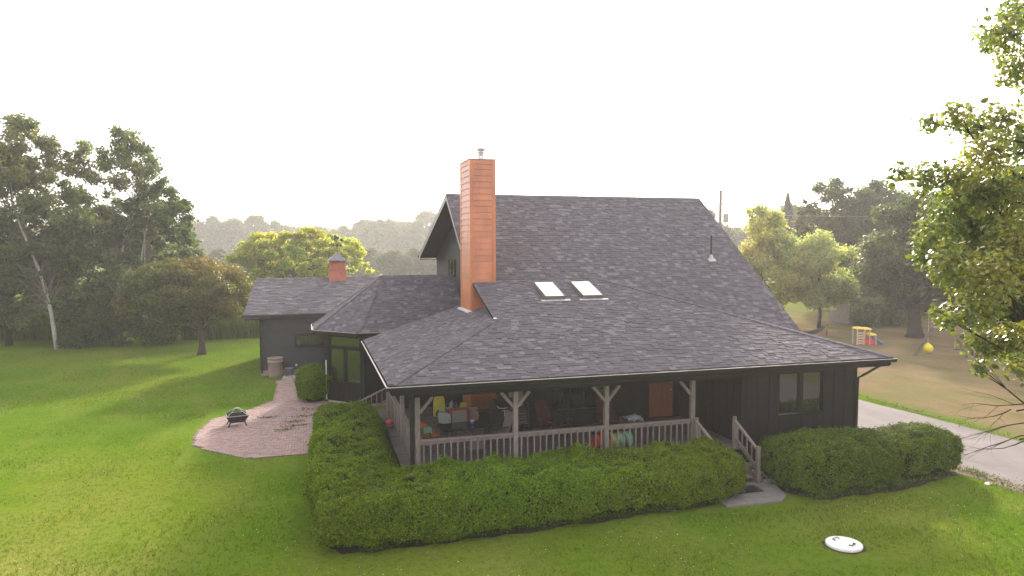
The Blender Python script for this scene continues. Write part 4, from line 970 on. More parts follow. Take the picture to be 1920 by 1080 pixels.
# ---------------------------------------------------------------- near tree on the right
BX, BY = 12.4, -9.0
CL = [(8.65, -9.74, 10.28, 0.46), (9.16, -9.48, 9.8, 0.34), (10.28, -8.09, 10.73, 0.24), (10.21, -8.69, 11.07, 0.37), (7.85, -9.57, 9.0, 0.26), (8.25, -8.69, 9.04, 0.18), (9.14, -8.82, 9.02, 0.36), (8.74, -9.63, 8.99, 0.3), (10.54, -8.48, 8.89, 0.48), (8.36, -9.7, 8.39, 0.42), (8.65, -8.99, 8.13, 0.36), (8.43, -8.56, 8.12, 0.41), (7.79, -8.62, 8.19, 0.2), (9.85, -8.77, 7.99, 0.56), (9.31, -8.2, 7.55, 0.53), (10.42, -7.89, 7.37, 0.61), (9.2, -9.52, 7.06, 0.52), (8.81, -8.35, 7.07, 0.43), (8.73, -8.21, 6.78, 0.24), (8.29, -9.27, 6.62, 0.48), (8.11, -10.07, 6.49, 0.49), (11.12, -8.13, 5.95, 0.51), (8.63, -9.39, 5.93, 0.44), (8.24, -9.24, 5.75, 0.19), (9.46, -7.91, 5.68, 0.18), (9.43, -8.82, 5.29, 0.37), (9.58, -9.19, 5.34, 0.41), (9.9, -8.44, 4.73, 0.18), (8.56, -10.2, 5.1, 0.24)]
rq = random.Random(77)
EX = []
for k in range(30):
    D_ = rq.uniform(12.2, 15.0); v_ = rq.uniform(-.10, .15); q = CAM + FWD * D_ + RGT * D_ * (lambda u_: rq.uniform(.635 + max(0, -u_) * .9, .745) )(v_) + UPV * D_ * v_; EX.append((q.x, q.y, q.z, rq.uniform(.34, .52)))
while len(EX) < 58:
    q = Vector((rq.uniform(-1, 1), rq.uniform(-1, 1), rq.uniform(-1, 1)))
    if .4 < q.length < 1:
        p = (BX + .9 + q.x * 3.6, BY + q.y * 3.4, 8.6 + q.z * 4.6)
        if (Vector(p) - CAM).dot(RGT) / (Vector(p) - CAM).dot(FWD) > .74: EX.append((*p, rq.uniform(.45, .62)))
near = grow_tree("birch_tree", "near leafy birch reaching in from the right picture edge", (BX, BY, 0), 13.5, .2, [], 62000, .088, (.190, .215, .072), 201, 'birch', (0, 0), clumps_xyz=[(x - BX, y - BY, z, r_ * .95) for x, y, z, r_ in CL + EX], leafmat='leaf_gloss', trunk_to=.95, limb_r=.22, yellow=.25, squash=.95, shell=.5)
crown = [c for c in near.children if c.name.startswith("crown")][0]
# single leaves hanging at the crown's edge
rl = np.random.default_rng(205); lmes = []
for k in range(6):
    s = .09 + .012 * k; b = MB(); prof = [(0, 0), (.3, .16), (.42, .40), (.30, .72), (0, 1.0)]
    for sg in (-1, 1):
        for j in range(4): b.face([(0, prof[j][1] * s, 0), (sg * prof[j][0] * s, prof[j][1] * s, .12 * s * prof[j][0] * 2), (sg * prof[j + 1][0] * s, prof[j + 1][1] * s, .12 * s * prof[j + 1][0] * 2), (0, prof[j + 1][1] * s, 0)])
    me = b.mesh("leaf", M['leaf_gloss']); at = me.color_attributes.new("Col", 'FLOAT_COLOR', 'POINT')
    c = np.clip(np.array([.10, .135, .024]) * rl.uniform(.75, 1.35), 0, 1); cc = np.ones((len(me.vertices), 4), np.float32); cc[:, :3] = c; at.data.foreach_set("color", cc.ravel()); lmes.append(me)
for k in range(300):
    x, y, z, r_ = CL[int(rl.integers(len(CL)))]; dv = rl.normal(size=3); dv /= np.linalg.norm(dv)
    o = link_obj("leaf", lmes[int(rl.integers(6))], crown); o.location = (x - BX + dv[0] * r_ * 1.02, y - BY + dv[1] * r_ * 1.02, z + dv[2] * r_ * 1.05)
    o.rotation_euler = (math.pi + rl.normal() * .7, rl.normal() * .6, rl.uniform(0, 6.28))
# bare twigs low on the same tree
tw = MB(); rt_ = random.Random(9)
def twig(p, dvec, ln, r0, depth):
    p, dvec = Vector(p), Vector(dvec).normalized(); pts = [p]; rad = [r0]
    for s in range(5):
        dvec = (dvec + Vector((rt_.uniform(-.25, .25), rt_.uniform(-.25, .25), rt_.uniform(-.22, .22)))).normalized(); pts.append(pts[-1] + dvec * ln / 5); rad.append(r0 * (1 - (s + 1) / 5.6))
        if depth > 0 and rt_.random() < .8: twig(pts[-1], dvec + Vector((rt_.uniform(-.8, .8), rt_.uniform(-.8, .8), rt_.uniform(-.7, .5))), ln * rt_.uniform(.35, .6), rad[-1] * .6, depth - 1)
    tw.tube(pts, rad, 5, cap=False)
twig((BX, BY, 3.7), (-1, -.1, .03), 3.0, .022, 0)
for z0, dx, ln in ((3.78, 9.9, 1.5), (3.95, 9.9, 1.7), (3.65, 9.8, 1.1), (4.3, 9.9, 1.6), (4.15, 9.7, 1.2)):
    twig((dx, -9.3 + rt_.uniform(-.25, .2), z0), (-1, rt_.uniform(-.2, .2), rt_.uniform(-.12, .12)), ln, .013, 2); tw.tube([(BX, BY, z0 + .1), (11.2, -9.2, z0 + .06), (dx, -9.3, z0)], [.03, .022, .013], 5, cap=False)
tw.v = [(x - BX, y - BY, z) for x, y, z in tw.v]; tw.build("bare_branch", M['bark'], near, True, world_coords=False)

# ---------------------------------------------------------------- grass blades and clover in the lawn
def allowed(x, y):
    ok = ~((x > -1.95) & (x < 11.2) & (y > -2.45) & (y < 13)); ok &= ~((x > 10.9) & (x < 17.4) & (y > -2.4)); ok &= ~((x > 17.2) & (x < 22.3))
    ok &= ~((x > -6.1) & (x < -1.5) & (y > 5.9) & (y < 14)); ok &= ~((x > -3.7) & (x < 5) & (y > 13) & (y < 30)); ok &= ~((x > 8.6) & (x < 11) & (y > -2.4)); ok &= ~((x - 9.97) ** 2 + (y + 5.08) ** 2 < .2)
    return ok
rg = np.random.default_rng(301); n = 330000
x = rg.uniform(-15, 19, n); y = -8.5 + 34 * rg.uniform(0, 1, n) ** 1.8
k = allowed(x, y); x, y = x[k], y[k]
pn = np.stack([x, y, np.zeros_like(x)], 1); k = rg.uniform(0, 1, len(x)) < .55 + .35 * snoise(pn, 2.6, 4); x, y, pn = x[k], y[k], pn[k]; n = len(x)
hh = .045 * rg.uniform(.5, 1.5, n) * (1 + .5 * snoise(pn, 1.3, 6)); th = rg.uniform(0, 6.283, n); w = .009; lx, ly = rg.normal(size=n) * .03, rg.normal(size=n) * .03
bx, by = np.cos(th) * w, np.sin(th) * w; z0 = np.zeros(n)
V = np.stack([np.stack([x - bx, y - by, z0], 1), np.stack([x + bx, y + by, z0], 1), np.stack([x + lx * .6 + bx * .6, y + ly * .6 + by * .6, hh * .7], 1), np.stack([x + lx, y + ly, hh], 1)], 1)
n2 = 6000; x2 = rg.uniform(-27, -2.5, n2); y2 = rg.uniform(14, 37, n2); k2 = allowed(x2, y2); x2, y2 = x2[k2], y2[k2]; n2 = len(x2); h2 = .075 * rg.uniform(.5, 1.4, n2); t2 = rg.uniform(0, 6.283, n2); b2x, b2y = np.cos(t2) * .017, np.sin(t2) * .017; l2 = rg.normal(size=(2, n2)) * .04
V2 = np.stack([np.stack([x2 - b2x, y2 - b2y, 0 * x2], 1), np.stack([x2 + b2x, y2 + b2y, 0 * x2], 1), np.stack([x2 + l2[0] * .6 + b2x * .6, y2 + l2[1] * .6 + b2y * .6, h2 * .7], 1), np.stack([x2 + l2[0], y2 + l2[1], h2], 1)], 1)
pn2 = np.stack([x2, y2, 0 * x2], 1)
me = quad_mesh("grass", np.concatenate([V, V2]), M['grass_blade'], np.concatenate([leaf_colors(rg, n, pn, (.105, .172, .010), .24, .9, .16, .22, 3), leaf_colors(rg, n2, pn2, (.160, .175, .022), .2, .5, .15, .2, 4)]))
tag(link_obj("grass", me), "short mown green grass of the front lawn", "grass", kind="stuff")
n = 2200; x = rg.uniform(-9, 17, n); y = rg.uniform(-8, 6, n); k = allowed(x, y) & (snoise(np.stack([x, y, 0 * x], 1), .8, 12) > .25); x, y = x[k], y[k]; n = len(x)
P = np.stack([x, y, np.full(n, .05)], 1)
me = quad_mesh("clover", leaf_quads(P, np.tile([0, 0, 1.], (n, 1)), np.full(n, .024), rg, 1., .3), M['grass_blade'], np.clip(np.tile([.62, .60, .55], (n, 1)) * rg.uniform(.7, 1.1, (n, 1)), 0, 1))
tag(link_obj("clover", me), "tiny white clover flowers scattered in the lawn", "clover", kind="stuff")
# weeds at the driveway edge, foot of hedges and in the paving joints
def weeds(name, label, spots, n, h, seed, col):
    r = np.random.default_rng(seed); out = []
    for (cx, cy, sx, sy) in spots: out.append(np.stack([r.normal(size=n) * sx + cx, r.normal(size=n) * sy + cy], 1))
    q = np.concatenate(out); n = len(q); hh = h * r.uniform(.3, 1.2, n); P = np.stack([q[:, 0], q[:, 1], hh], 1)
    me = quad_mesh(name, leaf_quads(P, np.tile([0, 0, 1.], (n, 1)), np.full(n, .06), r, .6, .7), M['hedge_leaf'], leaf_colors(r, n, P, col, .25, 1, .1))
    return tag(link_obj(name, me), label, "weeds", kind="stuff")
weeds("weeds", "weeds growing in the paving joints", [(-2.55, 10.6, .22, .12), (-2.1, 11.4, .3, .1), (-2.9, 9.4, .2, .1), (-2.4, 9.9, .3, .05), (-2.0, 12.6, .35, .2), (-3.6, 11.6, .2, .05)], 130, .07, 401, (.10, .12, .025))
weeds("weeds", "leafy skirt and weeds at the foot of the long hedge", [(-.6 + .55 * k, -2.36 + .022 * k + .05 * ((k * 7) % 5 - 2) / 2, .26, .07) for k in range(17)] + [(-1.82, -1.2 + .6 * k, .07, .3) for k in range(11)], 120, .16, 404, (.062, .105, .010))
weeds("weeds", "low leafy weeds at the foot of the bedroom hedge", [(11.1, -1.3, .18, .35), (11.5, -2.45, .3, .12), (12.6, -2.42, .5, .1), (13.9, -2.35, .5, .1), (15.4, -2.2, .5, .12), (14.3, -2.3, .15, .1)], 260, .22, 402, (.065, .11, .02))
weeds("weeds", "weeds along the gravel verge of the driveway", [(17.4, -3.2, .25, .6), (17.5, -2.0, .15, .4), (17.45, -5.0, .2, .8), (22.35, 2.0, .12, 2.4), (22.3, 6.0, .12, 1.5)], 330, .09, 403, (.09, .12, .025))

# ---------------------------------------------------------------- small things outside
# fire pit
fp = thing("fire_pit", "square black steel fire pit with a mesh spark cover on the patio", "fire pit", (-4.72, 10.75, .035), .18)
b = MB(); zt, zb = .40, .14; T = [(-.40, -.40, zt), (.40, -.40, zt), (.40, .40, zt), (-.40, .40, zt)]; Bq = [(-.27, -.27, zb), (.27, -.27, zb), (.27, .27, zb), (-.27, .27, zb)]
for k in range(4): b.face([Bq[k], Bq[(k + 1) % 4], T[(k + 1) % 4], T[k]]); b.face([T[k], T[(k + 1) % 4], tuple(.93 * c if i < 2 else c - .01 for i, c in enumerate(T[(k + 1) % 4])), tuple(.93 * c if i < 2 else c - .01 for i, c in enumerate(T[k]))])
b.face(Bq[::-1]); b.build("bowl", M['black'], fp, world_coords=False)
for sx in (-1, 1):
    for sy in (-1, 1): b = MB(); b.bar((sx * .26, sy * .26, .16), (sx * .33, sy * .33, 0), .05, .03); b.build("leg", M['black'], fp, world_coords=False)
b = MB(); ap_ = (0, 0, .66); cr_ = [(-.37, -.37, .41), (.37, -.37, .41), (.37, .37, .41), (-.37, .37, .41)]
for k in range(4):
    b.tube([cr_[k], (cr_[k][0] * .18, cr_[k][1] * .18, .655)], .014, 6); b.tube([cr_[k], cr_[(k + 1) % 4]], .014, 6)
b.lathe((0, 0, .65), [(.07, 0), (.07, .012), (.02, .02), (.02, .05), (.001, .055)], 10); lid = b.build("spark_cover", mat("bare_steel", (.38, .34, .31), .5, .5, .3, 8, metal=.3), fp, world_coords=False)
b = MB()
for k in range(4):
    a, c = Vector(cr_[k]), Vector(cr_[(k + 1) % 4]); ap2 = Vector((0, 0, .655))
    for j in range(1, 14):
        p = a.lerp(c, j / 14); f_ = 1 - abs(2 * j / 14 - 1); top = Vector((p.x * (1 - f_), p.y * (1 - f_), .41 + .245 * f_)); b.bar(p, top, .006, .006)
    for j in range(1, 9): f_ = j / 9; b.bar(a.lerp(ap2, f_), c.lerp(ap2, f_), .006, .006)
b.build("mesh_panel", M['black'], lid)
# barrel and bucket at the garage
t = thing("rain_barrel", "pinkish-brown plastic barrel standing against the garage wall", "barrel", (-3.75, 21.15, 0))
b = MB(); b.lathe((0, 0, 0), [(.33, 0), (.345, .02), (.37, .25), (.375, .78), (.405, .80), (.405, .86), (.39, .87), (.39, .98), (.41, .99), (.41, 1.03), (.37, 1.03), (.35, .85), (.34, .80)], 28); b.build("body", mat("barrel_plastic", (.26, .185, .165), .55, .4, .12, 3), t, True, world_coords=False)
b = MB(); b.lathe((0, 0, 0), [(.412, 1.03), (.418, 1.045), (.40, 1.055), (.372, 1.045)], 28); b.build("rim", mat("barrel_rim", (.30, .24, .21), .5, .4, .1), t, True, world_coords=False)
t = thing("bucket", "small grey metal bucket beside the barrel at the garage wall", "bucket", (-3.05, 21.3, 0))
b = MB(); b.lathe((0, 0, 0), [(.17, 0), (.18, .01), (.235, .40), (.25, .405), (.25, .42), (.23, .42), (.19, .1)], 24); b.build("body", mat("bucket_zinc", (.24, .25, .27), .45, .5, .2, 6, metal=.4), t, True, world_coords=False)
b = MB(); b.tube([(.245 * math.cos(a), .1 * math.sin(a) - .02, .41 - .16 * math.sin(a)) for a in [math.pi * k / 10 for k in range(11)]], .006, 5); b.build("handle", M['metal'], t, world_coords=False)
t = thing("standpipe", "short hose standpipe with white tap beside the bucket", "pipe", (-2.68, 21.35, 0))
b = MB(); b.tube([(0, 0, 0), (0, 0, .55)], .02, 8); b.build("pipe", M['black'], t, world_coords=False)
b = MB(); b.lathe((0, 0, .52), [(.04, 0), (.05, .03), (.04, .08), (.001, .09)], 10); b.build("tap", mat("white_plastic", (.8, .78, .76), .4, .4, .05), t, True, world_coords=False)
# manhole lid
t = thing("septic_lid", "round white septic tank lid with two black handles set in the lawn", "lid", (9.97, -5.08, 0), .35)
WHT = mat("white_concrete_lid", (.74, .71, .69), .85, .2, .14, 5, bump=.15, bscale=40)
b = MB(); b.lathe((0, 0, 0), [(.40, -.03), (.40, .055), (.385, .07), (.36, .075), (.001, .078)], 40); b.build("disc", WHT, t, world_coords=False)
for sg in (-1, 1):
    b = MB(); b.tube([(-.09, sg * .17, .07), (-.09, sg * .17, .10), (-.08, sg * .23, .105), (.08, sg * .23, .105), (.09, sg * .17, .10), (.09, sg * .17, .07)], .013, 6); b.build("handle", M['black'], t, world_coords=False)
b = MB(); b.face([(.47 * math.cos(a) * rq.uniform(.9, 1.1), .46 * math.sin(a) * rq.uniform(.9, 1.1), .01) for a in [2 * math.pi * k / 30 for k in range(30)]]); b.build("soil_ring", M['earth'], t, world_coords=False)
# pathway light
t = thing("garden_light", "small grey stake light between the front steps and the hedge", "garden light", (11.18, -.35, 0))
b = MB(); b.tube([(0, 0, 0), (0, 0, .62)], .013, 6); b.build("stake", M['metal'], t, world_coords=False)
b = MB(); b.box(-.045, .045, -.045, .045, .60, .80); b.obox((0, 0, .82), (.07, 0, .012), (0, .07, 0), (0, 0, .012)); b.build("lamp_head", mat("grey_lamp", (.35, .36, .35), .5, .4, .1), t, world_coords=False)
# white splash stone by the drive
t = thing("splash_block", "flat whitish stone slab lying at the gravel verge", "stone", (17.05, -2.75, 0), .4); t.scale = (.55, .55, .5)
b = MB(); b.slab([(-.22, -.11, .06), (.2, -.12, .06), (.25, .05, .055), (.05, .13, .06), (-.2, .1, .06)], .07); b.build("slab", WHT, t, world_coords=False)
# door mat
mt_ = MB(); mt_.box(9.55, 10.35, -1.55, -1.05, .052, .066); o = mt_.build("door_mat", M['black']); tag(o, "small black mat on the concrete at the foot of the front steps", "mat")
# red and white ball on the porch ledge
t = thing("ball", "red and white round toy lying on the porch ledge", "ball", (.70, 6.04, DZ))
b = MB(); b.lathe((0, 0, 0), [(.001, .0), (.09, .02), (.145, .08), (.15, .10)], 20); b.build("lower_half", mat("toy_white", (.75, .73, .70), .4, .4, .05), t, True, world_coords=False)
b = MB(); b.lathe((0, 0, 0), [(.151, .10), (.14, .16), (.10, .21), (.05, .235), (.001, .24)], 20); b.build("upper_half", mat("toy_red", (.55, .03, .04), .35, .5, .05), t, True, world_coords=False)

# ---------------------------------------------------------------- porch furniture
SL = mat("beige_sling", (.21, .185, .165), .8, .2, .1, 30); FR = mat("bronze_frame", (.035, .030, .027), .4, .5, .15)
def sling_chair(label, loc, rz, group="beige sling patio chairs", z=DZ, tilt=0.0):
    t = thing("patio_chair", label, "chair", (loc[0], loc[1], z), rz, group)
    b = MB(); b.obox((0, .02, .42), (.24, 0, 0), (0, .235, .02), (0, 0, .012)); b.build("seat", SL, t, world_coords=False)
    b = MB(); b.obox((0, .33, .73), (.24, 0, 0), (0, .012, 0), (0, .09, .30)); b.build("backrest", SL, t, world_coords=False)
    for s in (-1, 1):
        b = MB(); b.tube([(s * .27, -.24, .0), (s * .27, -.24, .40), (s * .27, -.20, .62), (s * .27, .22, .62)], .016, 6); b.build("leg", FR, t, world_coords=False)
        b = MB(); b.tube([(s * .27, .30, 0), (s * .26, .24, .42), (s * .255, .43, 1.04)], .016, 6); b.build("leg", FR, t, world_coords=False)
    b = MB(); b.tube([(-.26, -.22, .42), (.26, -.22, .42)], .014, 6); b.tube([(-.255, .43, 1.04), (.255, .43, 1.04)], .014, 6); b.build("frame", FR, t, world_coords=False)
    return t
# table
TX, TY = 2.6, 2.75
t = thing("patio_table", "dark rectangular patio table behind the front railing", "table", (TX, TY, DZ), .12)
b = MB(); pr = []
for cx_, cy_, a0 in ((.62, .32, 0), (-.62, .32, 90), (-.62, -.32, 180), (.62, -.32, 270)):
    for k in range(5): a = R(a0 + k * 22.5); pr.append((cx_ + .12 * math.cos(a), cy_ + .12 * math.sin(a), .72))
b.slab(pr, .03); b.build("table_top", mat("dark_glass_top", (.025, .027, .028), .18, .5, .2), t, world_coords=False)
for sx in (-1, 1):
    for sy in (-1, 1): b = MB(); b.tube([(sx * .62, sy * .32, .69), (sx * .60, sy * .30, .35), (sx * .66, sy * .36, 0)], .02, 6); b.build("leg", FR, t, world_coords=False)
t = thing("cup", "blue and white cup standing on the patio table", "cup", (2.92, 2.85, DZ + .72))
b = MB(); b.lathe((0, 0, 0), [(.045, 0), (.05, .02), (.055, .08)], 14); b.build("body", mat("cup_blue", (.05, .13, .42), .4, .4, .1), t, True, world_coords=False)
b = MB(); b.lathe((0, 0, 0), [(.056, .08), (.058, .125), (.05, .125), (.046, .1)], 14); b.build("rim", mat("cup_white", (.6, .62, .68), .4, .4, .05), t, True, world_coords=False)
sling_chair("beige sling chair behind the patio table, facing the railing", (2.66, 3.08), 0.05)
sling_chair("beige sling chair at the right end of the table, turned away", (3.75, 2.75), -1.35)
sling_chair("beige sling chair on the near side of the table behind the balusters", (2.75, 1.75), 3.1).scale = (1, 1, .72)
sling_chair("beige sling chair left of the table near the corner post", (1.45, 2.2), 1.9)
for k in range(6): sling_chair(("lowest", "second lowest", "third lowest", "fourth lowest", "second highest", "topmost")[k] + " beige sling chair in the stack by the second porch post", (4.75, 3.85 + .012 * k), .0, "stacked beige patio chairs", DZ + .085 * k)
# adirondack chairs
RED = mat("red_painted_wood", (.070, .011, .009), .6, .35, .2, 6)
def adirondack(label, loc, rz):
    t = thing("adirondack_chair", label, "chair", (*loc, DZ), rz, "red adirondack chairs")
    for k in range(6):
        u_ = (k - 2.5) * .098; h = .98 - .10 * abs(k - 2.5) / 2.5
        b = MB(); b.obox((u_, .42 + h * .18, .30 + h * .40), (.044, 0, 0), (0, .010, -.004), (0, h * .18, h * .43)); b.build("slat", RED, t, world_coords=False)
    for k in range(5):
        b = MB(); b.obox((0, -.32 + k * .155, .40 - k * .035), (.27, 0, 0), (0, .07, -.016), (0, .003, .011)); b.build("seat_slat", RED, t, world_coords=False)
    for s in (-1, 1):
        b = MB(); b.obox((s * .36, -.02, .60), (.065, 0, 0), (0, .40, -.01), (0, 0, .012)); b.build("arm", RED, t, world_coords=False)
        b = MB(); b.box(s * .31 - .02, s * .31 + .02, -.38, -.28, 0, .59); b.build("leg", RED, t, world_coords=False)
        b = MB(); b.bar((s * .27, -.36, .34), (s * .27, .55, .04), .03, .11); b.build("leg", RED, t, world_coords=False)
    b = MB(); b.obox((0, .62, .82), (.29, 0, 0), (0, .012, 0), (0, .015, .04)); b.build("back_rail", RED, t, world_coords=False)
    return t
adirondack("red adirondack chair beside the stacked patio chairs", (5.75, 3.2), .35)
adirondack("red adirondack chair behind the third porch post", (7.75, 3.35), -.15)
t = thing("side_table", "small red wooden table with cloth on it right of the third post", "table", (8.55, 3.1, DZ))
b = MB(); 
for k in range(4): b.box(-.24 + k * .125, -.24 + k * .125 + .115, -.24, .24, .44, .46)
b.build("table_top", RED, t, world_coords=False)
for sx in (-1, 1):
    for sy in (-1, 1): b = MB(); b.box(sx * .2 - .02, sx * .2 + .02, sy * .2 - .02, sy * .2 + .02, 0, .44); b.build("leg", RED, t, world_coords=False)
# towel draped over it: crumpled grid
rc = random.Random(15); n_ = 14; gv = []
def drape(u_, v_):
    x = (u_ - .5) * .62; y = (v_ - .5) * .5; z = .475 + .10 * math.exp(-((u_ - .5) ** 2 + (v_ - .45) ** 2) * 14) + .03 * math.sin(u_ * 14 + v_ * 9) + .02 * math.sin(v_ * 23)
    if x > .25: z -= (x - .25) * 3.6; x = .25 + (x - .25) * .35
    if y < -.24: z -= (-.24 - y) * 4
    return (x, y, max(.03, z))
b = MB()
for j in range(n_ + 1):
    for i in range(n_ + 1): b.v.append(drape(i / n_, j / n_))
for j in range(n_):
    for i in range(n_): b.f.append((j * (n_ + 1) + i, j * (n_ + 1) + i + 1, (j + 1) * (n_ + 1) + i + 1, (j + 1) * (n_ + 1) + i)); b.m.append(0)
o = b.build("towel", mat("pale_blue_towel", (.50, .53, .58), .9, .1, .12, 10), None, True); o.location = (8.55, 3.1, DZ); tag(o, "pale blue-white towel draped over the red side table", "towel")
# covered grill and scooter
t = thing("grill", "black covered barbecue grill in front of the orange chimney base", "grill", (4.3, 4.2, DZ), .1)
b = MB(); b.box(-.55, .55, -.28, .28, .1, .80); b.build("cart", M['black'], t, world_coords=False)
b = MB(); prf = [(-.30, .80), (-.30, .95), (-.2, 1.12), (0, 1.18), (.2, 1.12), (.30, .95), (.30, .80)]
for sx in (-1, 1): b.face([(sx * .42, y_, z_) for y_, z_ in (prf if sx < 0 else prf[::-1])])
for k in range(6): b.face([(-.42, *prf[k]), (.42, *prf[k]), (.42, *prf[k + 1]), (-.42, *prf[k + 1])])
b.build("hood", M['black'], t, world_coords=False)
b = MB(); b.tube([(-.34, -.31, .98), (-.30, -.36, .93), (-.12, -.37, .91), (.0, -.36, .93)], .014, 6); b.build("handle", M['metal'], t, world_coords=False)
for sx in (-1, 1):
    b = MB(); b.box(sx * .72 - .16, sx * .72 + .16, -.24, .24, .78, .81); b.build("side_shelf", M['black'], t, world_coords=False)
    b = MB(); b.tube([(sx * .48, -.3, .08), (sx * .48, -.24, .08)], .08, 12); b.build("wheel", M['black'], t, world_coords=False)
t = thing("kick_scooter", "upright kick scooter with chrome T-shaped handlebar near the grill", "scooter", (4.1, 3.3, DZ), .2)
b = MB(); b.tube([(0, -.05, .12), (0, .02, .95)], .014, 8); b.tube([(-.2, .02, .96), (.2, .02, .96)], .012, 8); b.build("handlebar", M['metal'], t, world_coords=False)
for sx in (-1, 1): b = MB(); b.tube([(sx * .12, .02, .96), (sx * .23, .02, .96)], .018, 8); b.build("grip", M['black'], t, world_coords=False)
b = MB(); b.obox((0, .28, .09), (.055, 0, 0), (0, .28, 0), (0, 0, .012)); b.build("deck", M['metal'], t, world_coords=False)
for y_ in (-.06, .60): b = MB(); b.tube([(-.014, y_, .06), (.014, y_, .06)], .06, 14); b.build("wheel", M['black'], t, world_coords=False)
# pop-up play tents
YEL = mat("yellow_nylon", (.62, .55, .06), .6, .3, .08, 6); ORN = mat("orange_nylon", (.62, .14, .02), .6, .3, .08, 6); REDN = mat("red_nylon", (.60, .07, .03), .6, .3, .08, 6); PEA = mat("peach_nylon", (.62, .42, .34), .6, .3, .08, 6); WHN = mat("white_nylon", (.36, .37, .37), .6, .3, .06, 6); GRN = mat("mint_nylon", (.28, .60, .36), .6, .3, .08, 6); LGR = mat("lime_nylon", (.45, .52, .16), .6, .3, .06, 6)
def rounded(w, h, r0, n=5):
    out = []
    for cx_, cz_, a0 in ((w - r0, h - r0, 0), (-w + r0, h - r0, 90), (-w + r0, -h + r0, 180), (w - r0, -h + r0, 270)):
        for k in range(n): a = R(a0 + k * 90 / (n - 1)); out.append((cx_ + r0 * math.cos(a), cz_ + r0 * math.sin(a)))
    return out
def panel(parent, name, outline, origin, xa, za, mat_, edge=M['black'], hole=None):
    origin, xa, za = Vector(origin), Vector(xa).normalized(), Vector(za).normalized(); nn = xa.cross(za); b = MB()
    P = [origin + xa * u_ + za * v_ for u_, v_ in outline]
    if hole:
        H_ = [origin + xa * u_ + za * v_ for u_, v_ in hole]; n_ = len(P)
        for s in (.008, -.008):
            for k in range(n_): k2 = (k + 1) % n_; q = [P[k] + nn * s, P[k2] + nn * s, H_[k2] + nn * s, H_[k] + nn * s]; b.face(q if s > 0 else q[::-1])
    else: b.slab([p + nn * .008 for p in P], .016, down=-nn)
    o = b.build(name, mat_, parent, world_coords=False)
    e = MB(); e.tube(P + [P[0]], .012, 5, cap=False); e.build("edge_wire", edge, o); return o
t = thing("play_tent", "yellow and red pop-up play tent with an arched opening on the porch", "play tent", (3.12, 6.0, DZ), -.1)
arch = [(.22 * math.cos(a), .45 * math.sin(a)) for a in [math.pi * k / 12 for k in range(13)]]
out_ = [(u_, v_ + .40) for u_, v_ in arch] + [(-.22, 0), (.22, 0)]
hol_ = [(u_ * .58, v_ * .45 + .06) for u_, v_ in arch] + [(-.136, .02), (.136, .02)]
panel(t, "arch_panel", out_, (-.66, .22, .18), (1, 0, 0), (0, .08, 1), YEL, hole=hol_)
panel(t, "red_panel", rounded(.36, .26, .12), (0, -.25, .30), (1, -.05, 0), (0, .35, 1), REDN)
panel(t, "peach_panel", rounded(.27, .26, .13), (.46, -.12, .30), (.97, .12, 0), (0, .3, 1), PEA)
panel(t, "white_panel", rounded(.28, .20, .10), (-.50, -.15, .20), (.75, -.65, 0), (0, .2, 1), WHN)
panel(t, "yellow_panel", [(-.2, -.14), (.2, -.14), (.1, .14), (-.1, .14)], (.22, .30, .50), (1, .1, 0), (0, .3, 1), YEL)
t = thing("play_tent", "orange pop-up play tent with a mint window near the corner post", "play tent", (1.62, 4.3, DZ), .25)
panel(t, "orange_panel", [(-.52, 0), (.52, 0), (.30, .36), (.0, .55), (-.3, .42)], (0, 0, 0), (1, -.15, 0), (0, .5, 1), ORN)
panel(t, "mint_window", rounded(.15, .13, .06), (.17, .062, .20), (1, -.15, 0), (0, .5, 1), GRN)
panel(t, "orange_panel", [(-.4, 0), (.4, 0), (.2, .4), (-.2, .45)], (-.15, .5, 0), (1, .3, 0), (0, -.5, 1), ORN)
t = thing("toy_bin", "clear toy bin with a white jug standing behind the play tents", "bin", (3.0, 7.0, DZ), .1)
b = MB(); b.box(-.35, .35, -.2, .2, 0, .30); b.build("bin", mat("clear_plastic", (.35, .38, .40), .3, .5, .1), t, world_coords=False)
b = MB(); b.lathe((.1, 0, .30), [(.09, 0), (.1, .03), (.1, .16), (.05, .22), (.045, .26), (.001, .265)], 12); b.tube([(.2, 0, .50), (.27, 0, .50), (.27, 0, .36), (.2, 0, .34)], .015, 6); b.build("jug", WHN, t, world_coords=False)
t = thing("play_tunnel", "orange, lime and mint caterpillar play tunnel lying behind the balusters", "play tunnel", (7.05, 1.55, DZ), .0)
cols = [REDN, ORN, LGR, GRN, GRN]; x0 = -.62
for k, mm in enumerate(cols):
    b = MB(); pts = [(x0 + k * .25 + .0, 0, .25), (x0 + k * .25 + .125, 0, .25), (x0 + k * .25 + .25, 0, .25)]; b.tube(pts, [.25, .235, .25], 24, cap=False); b.build("sleeve", mm, t, True, world_coords=False)
    b = MB(); b.tube([(x0 + k * .25 + .25, .253 * math.cos(a), .25 + .253 * math.sin(a)) for a in [2 * math.pi * j / 24 for j in range(25)]], .012, 5, cap=False); b.build("hoop", M['black'], t, world_coords=False)

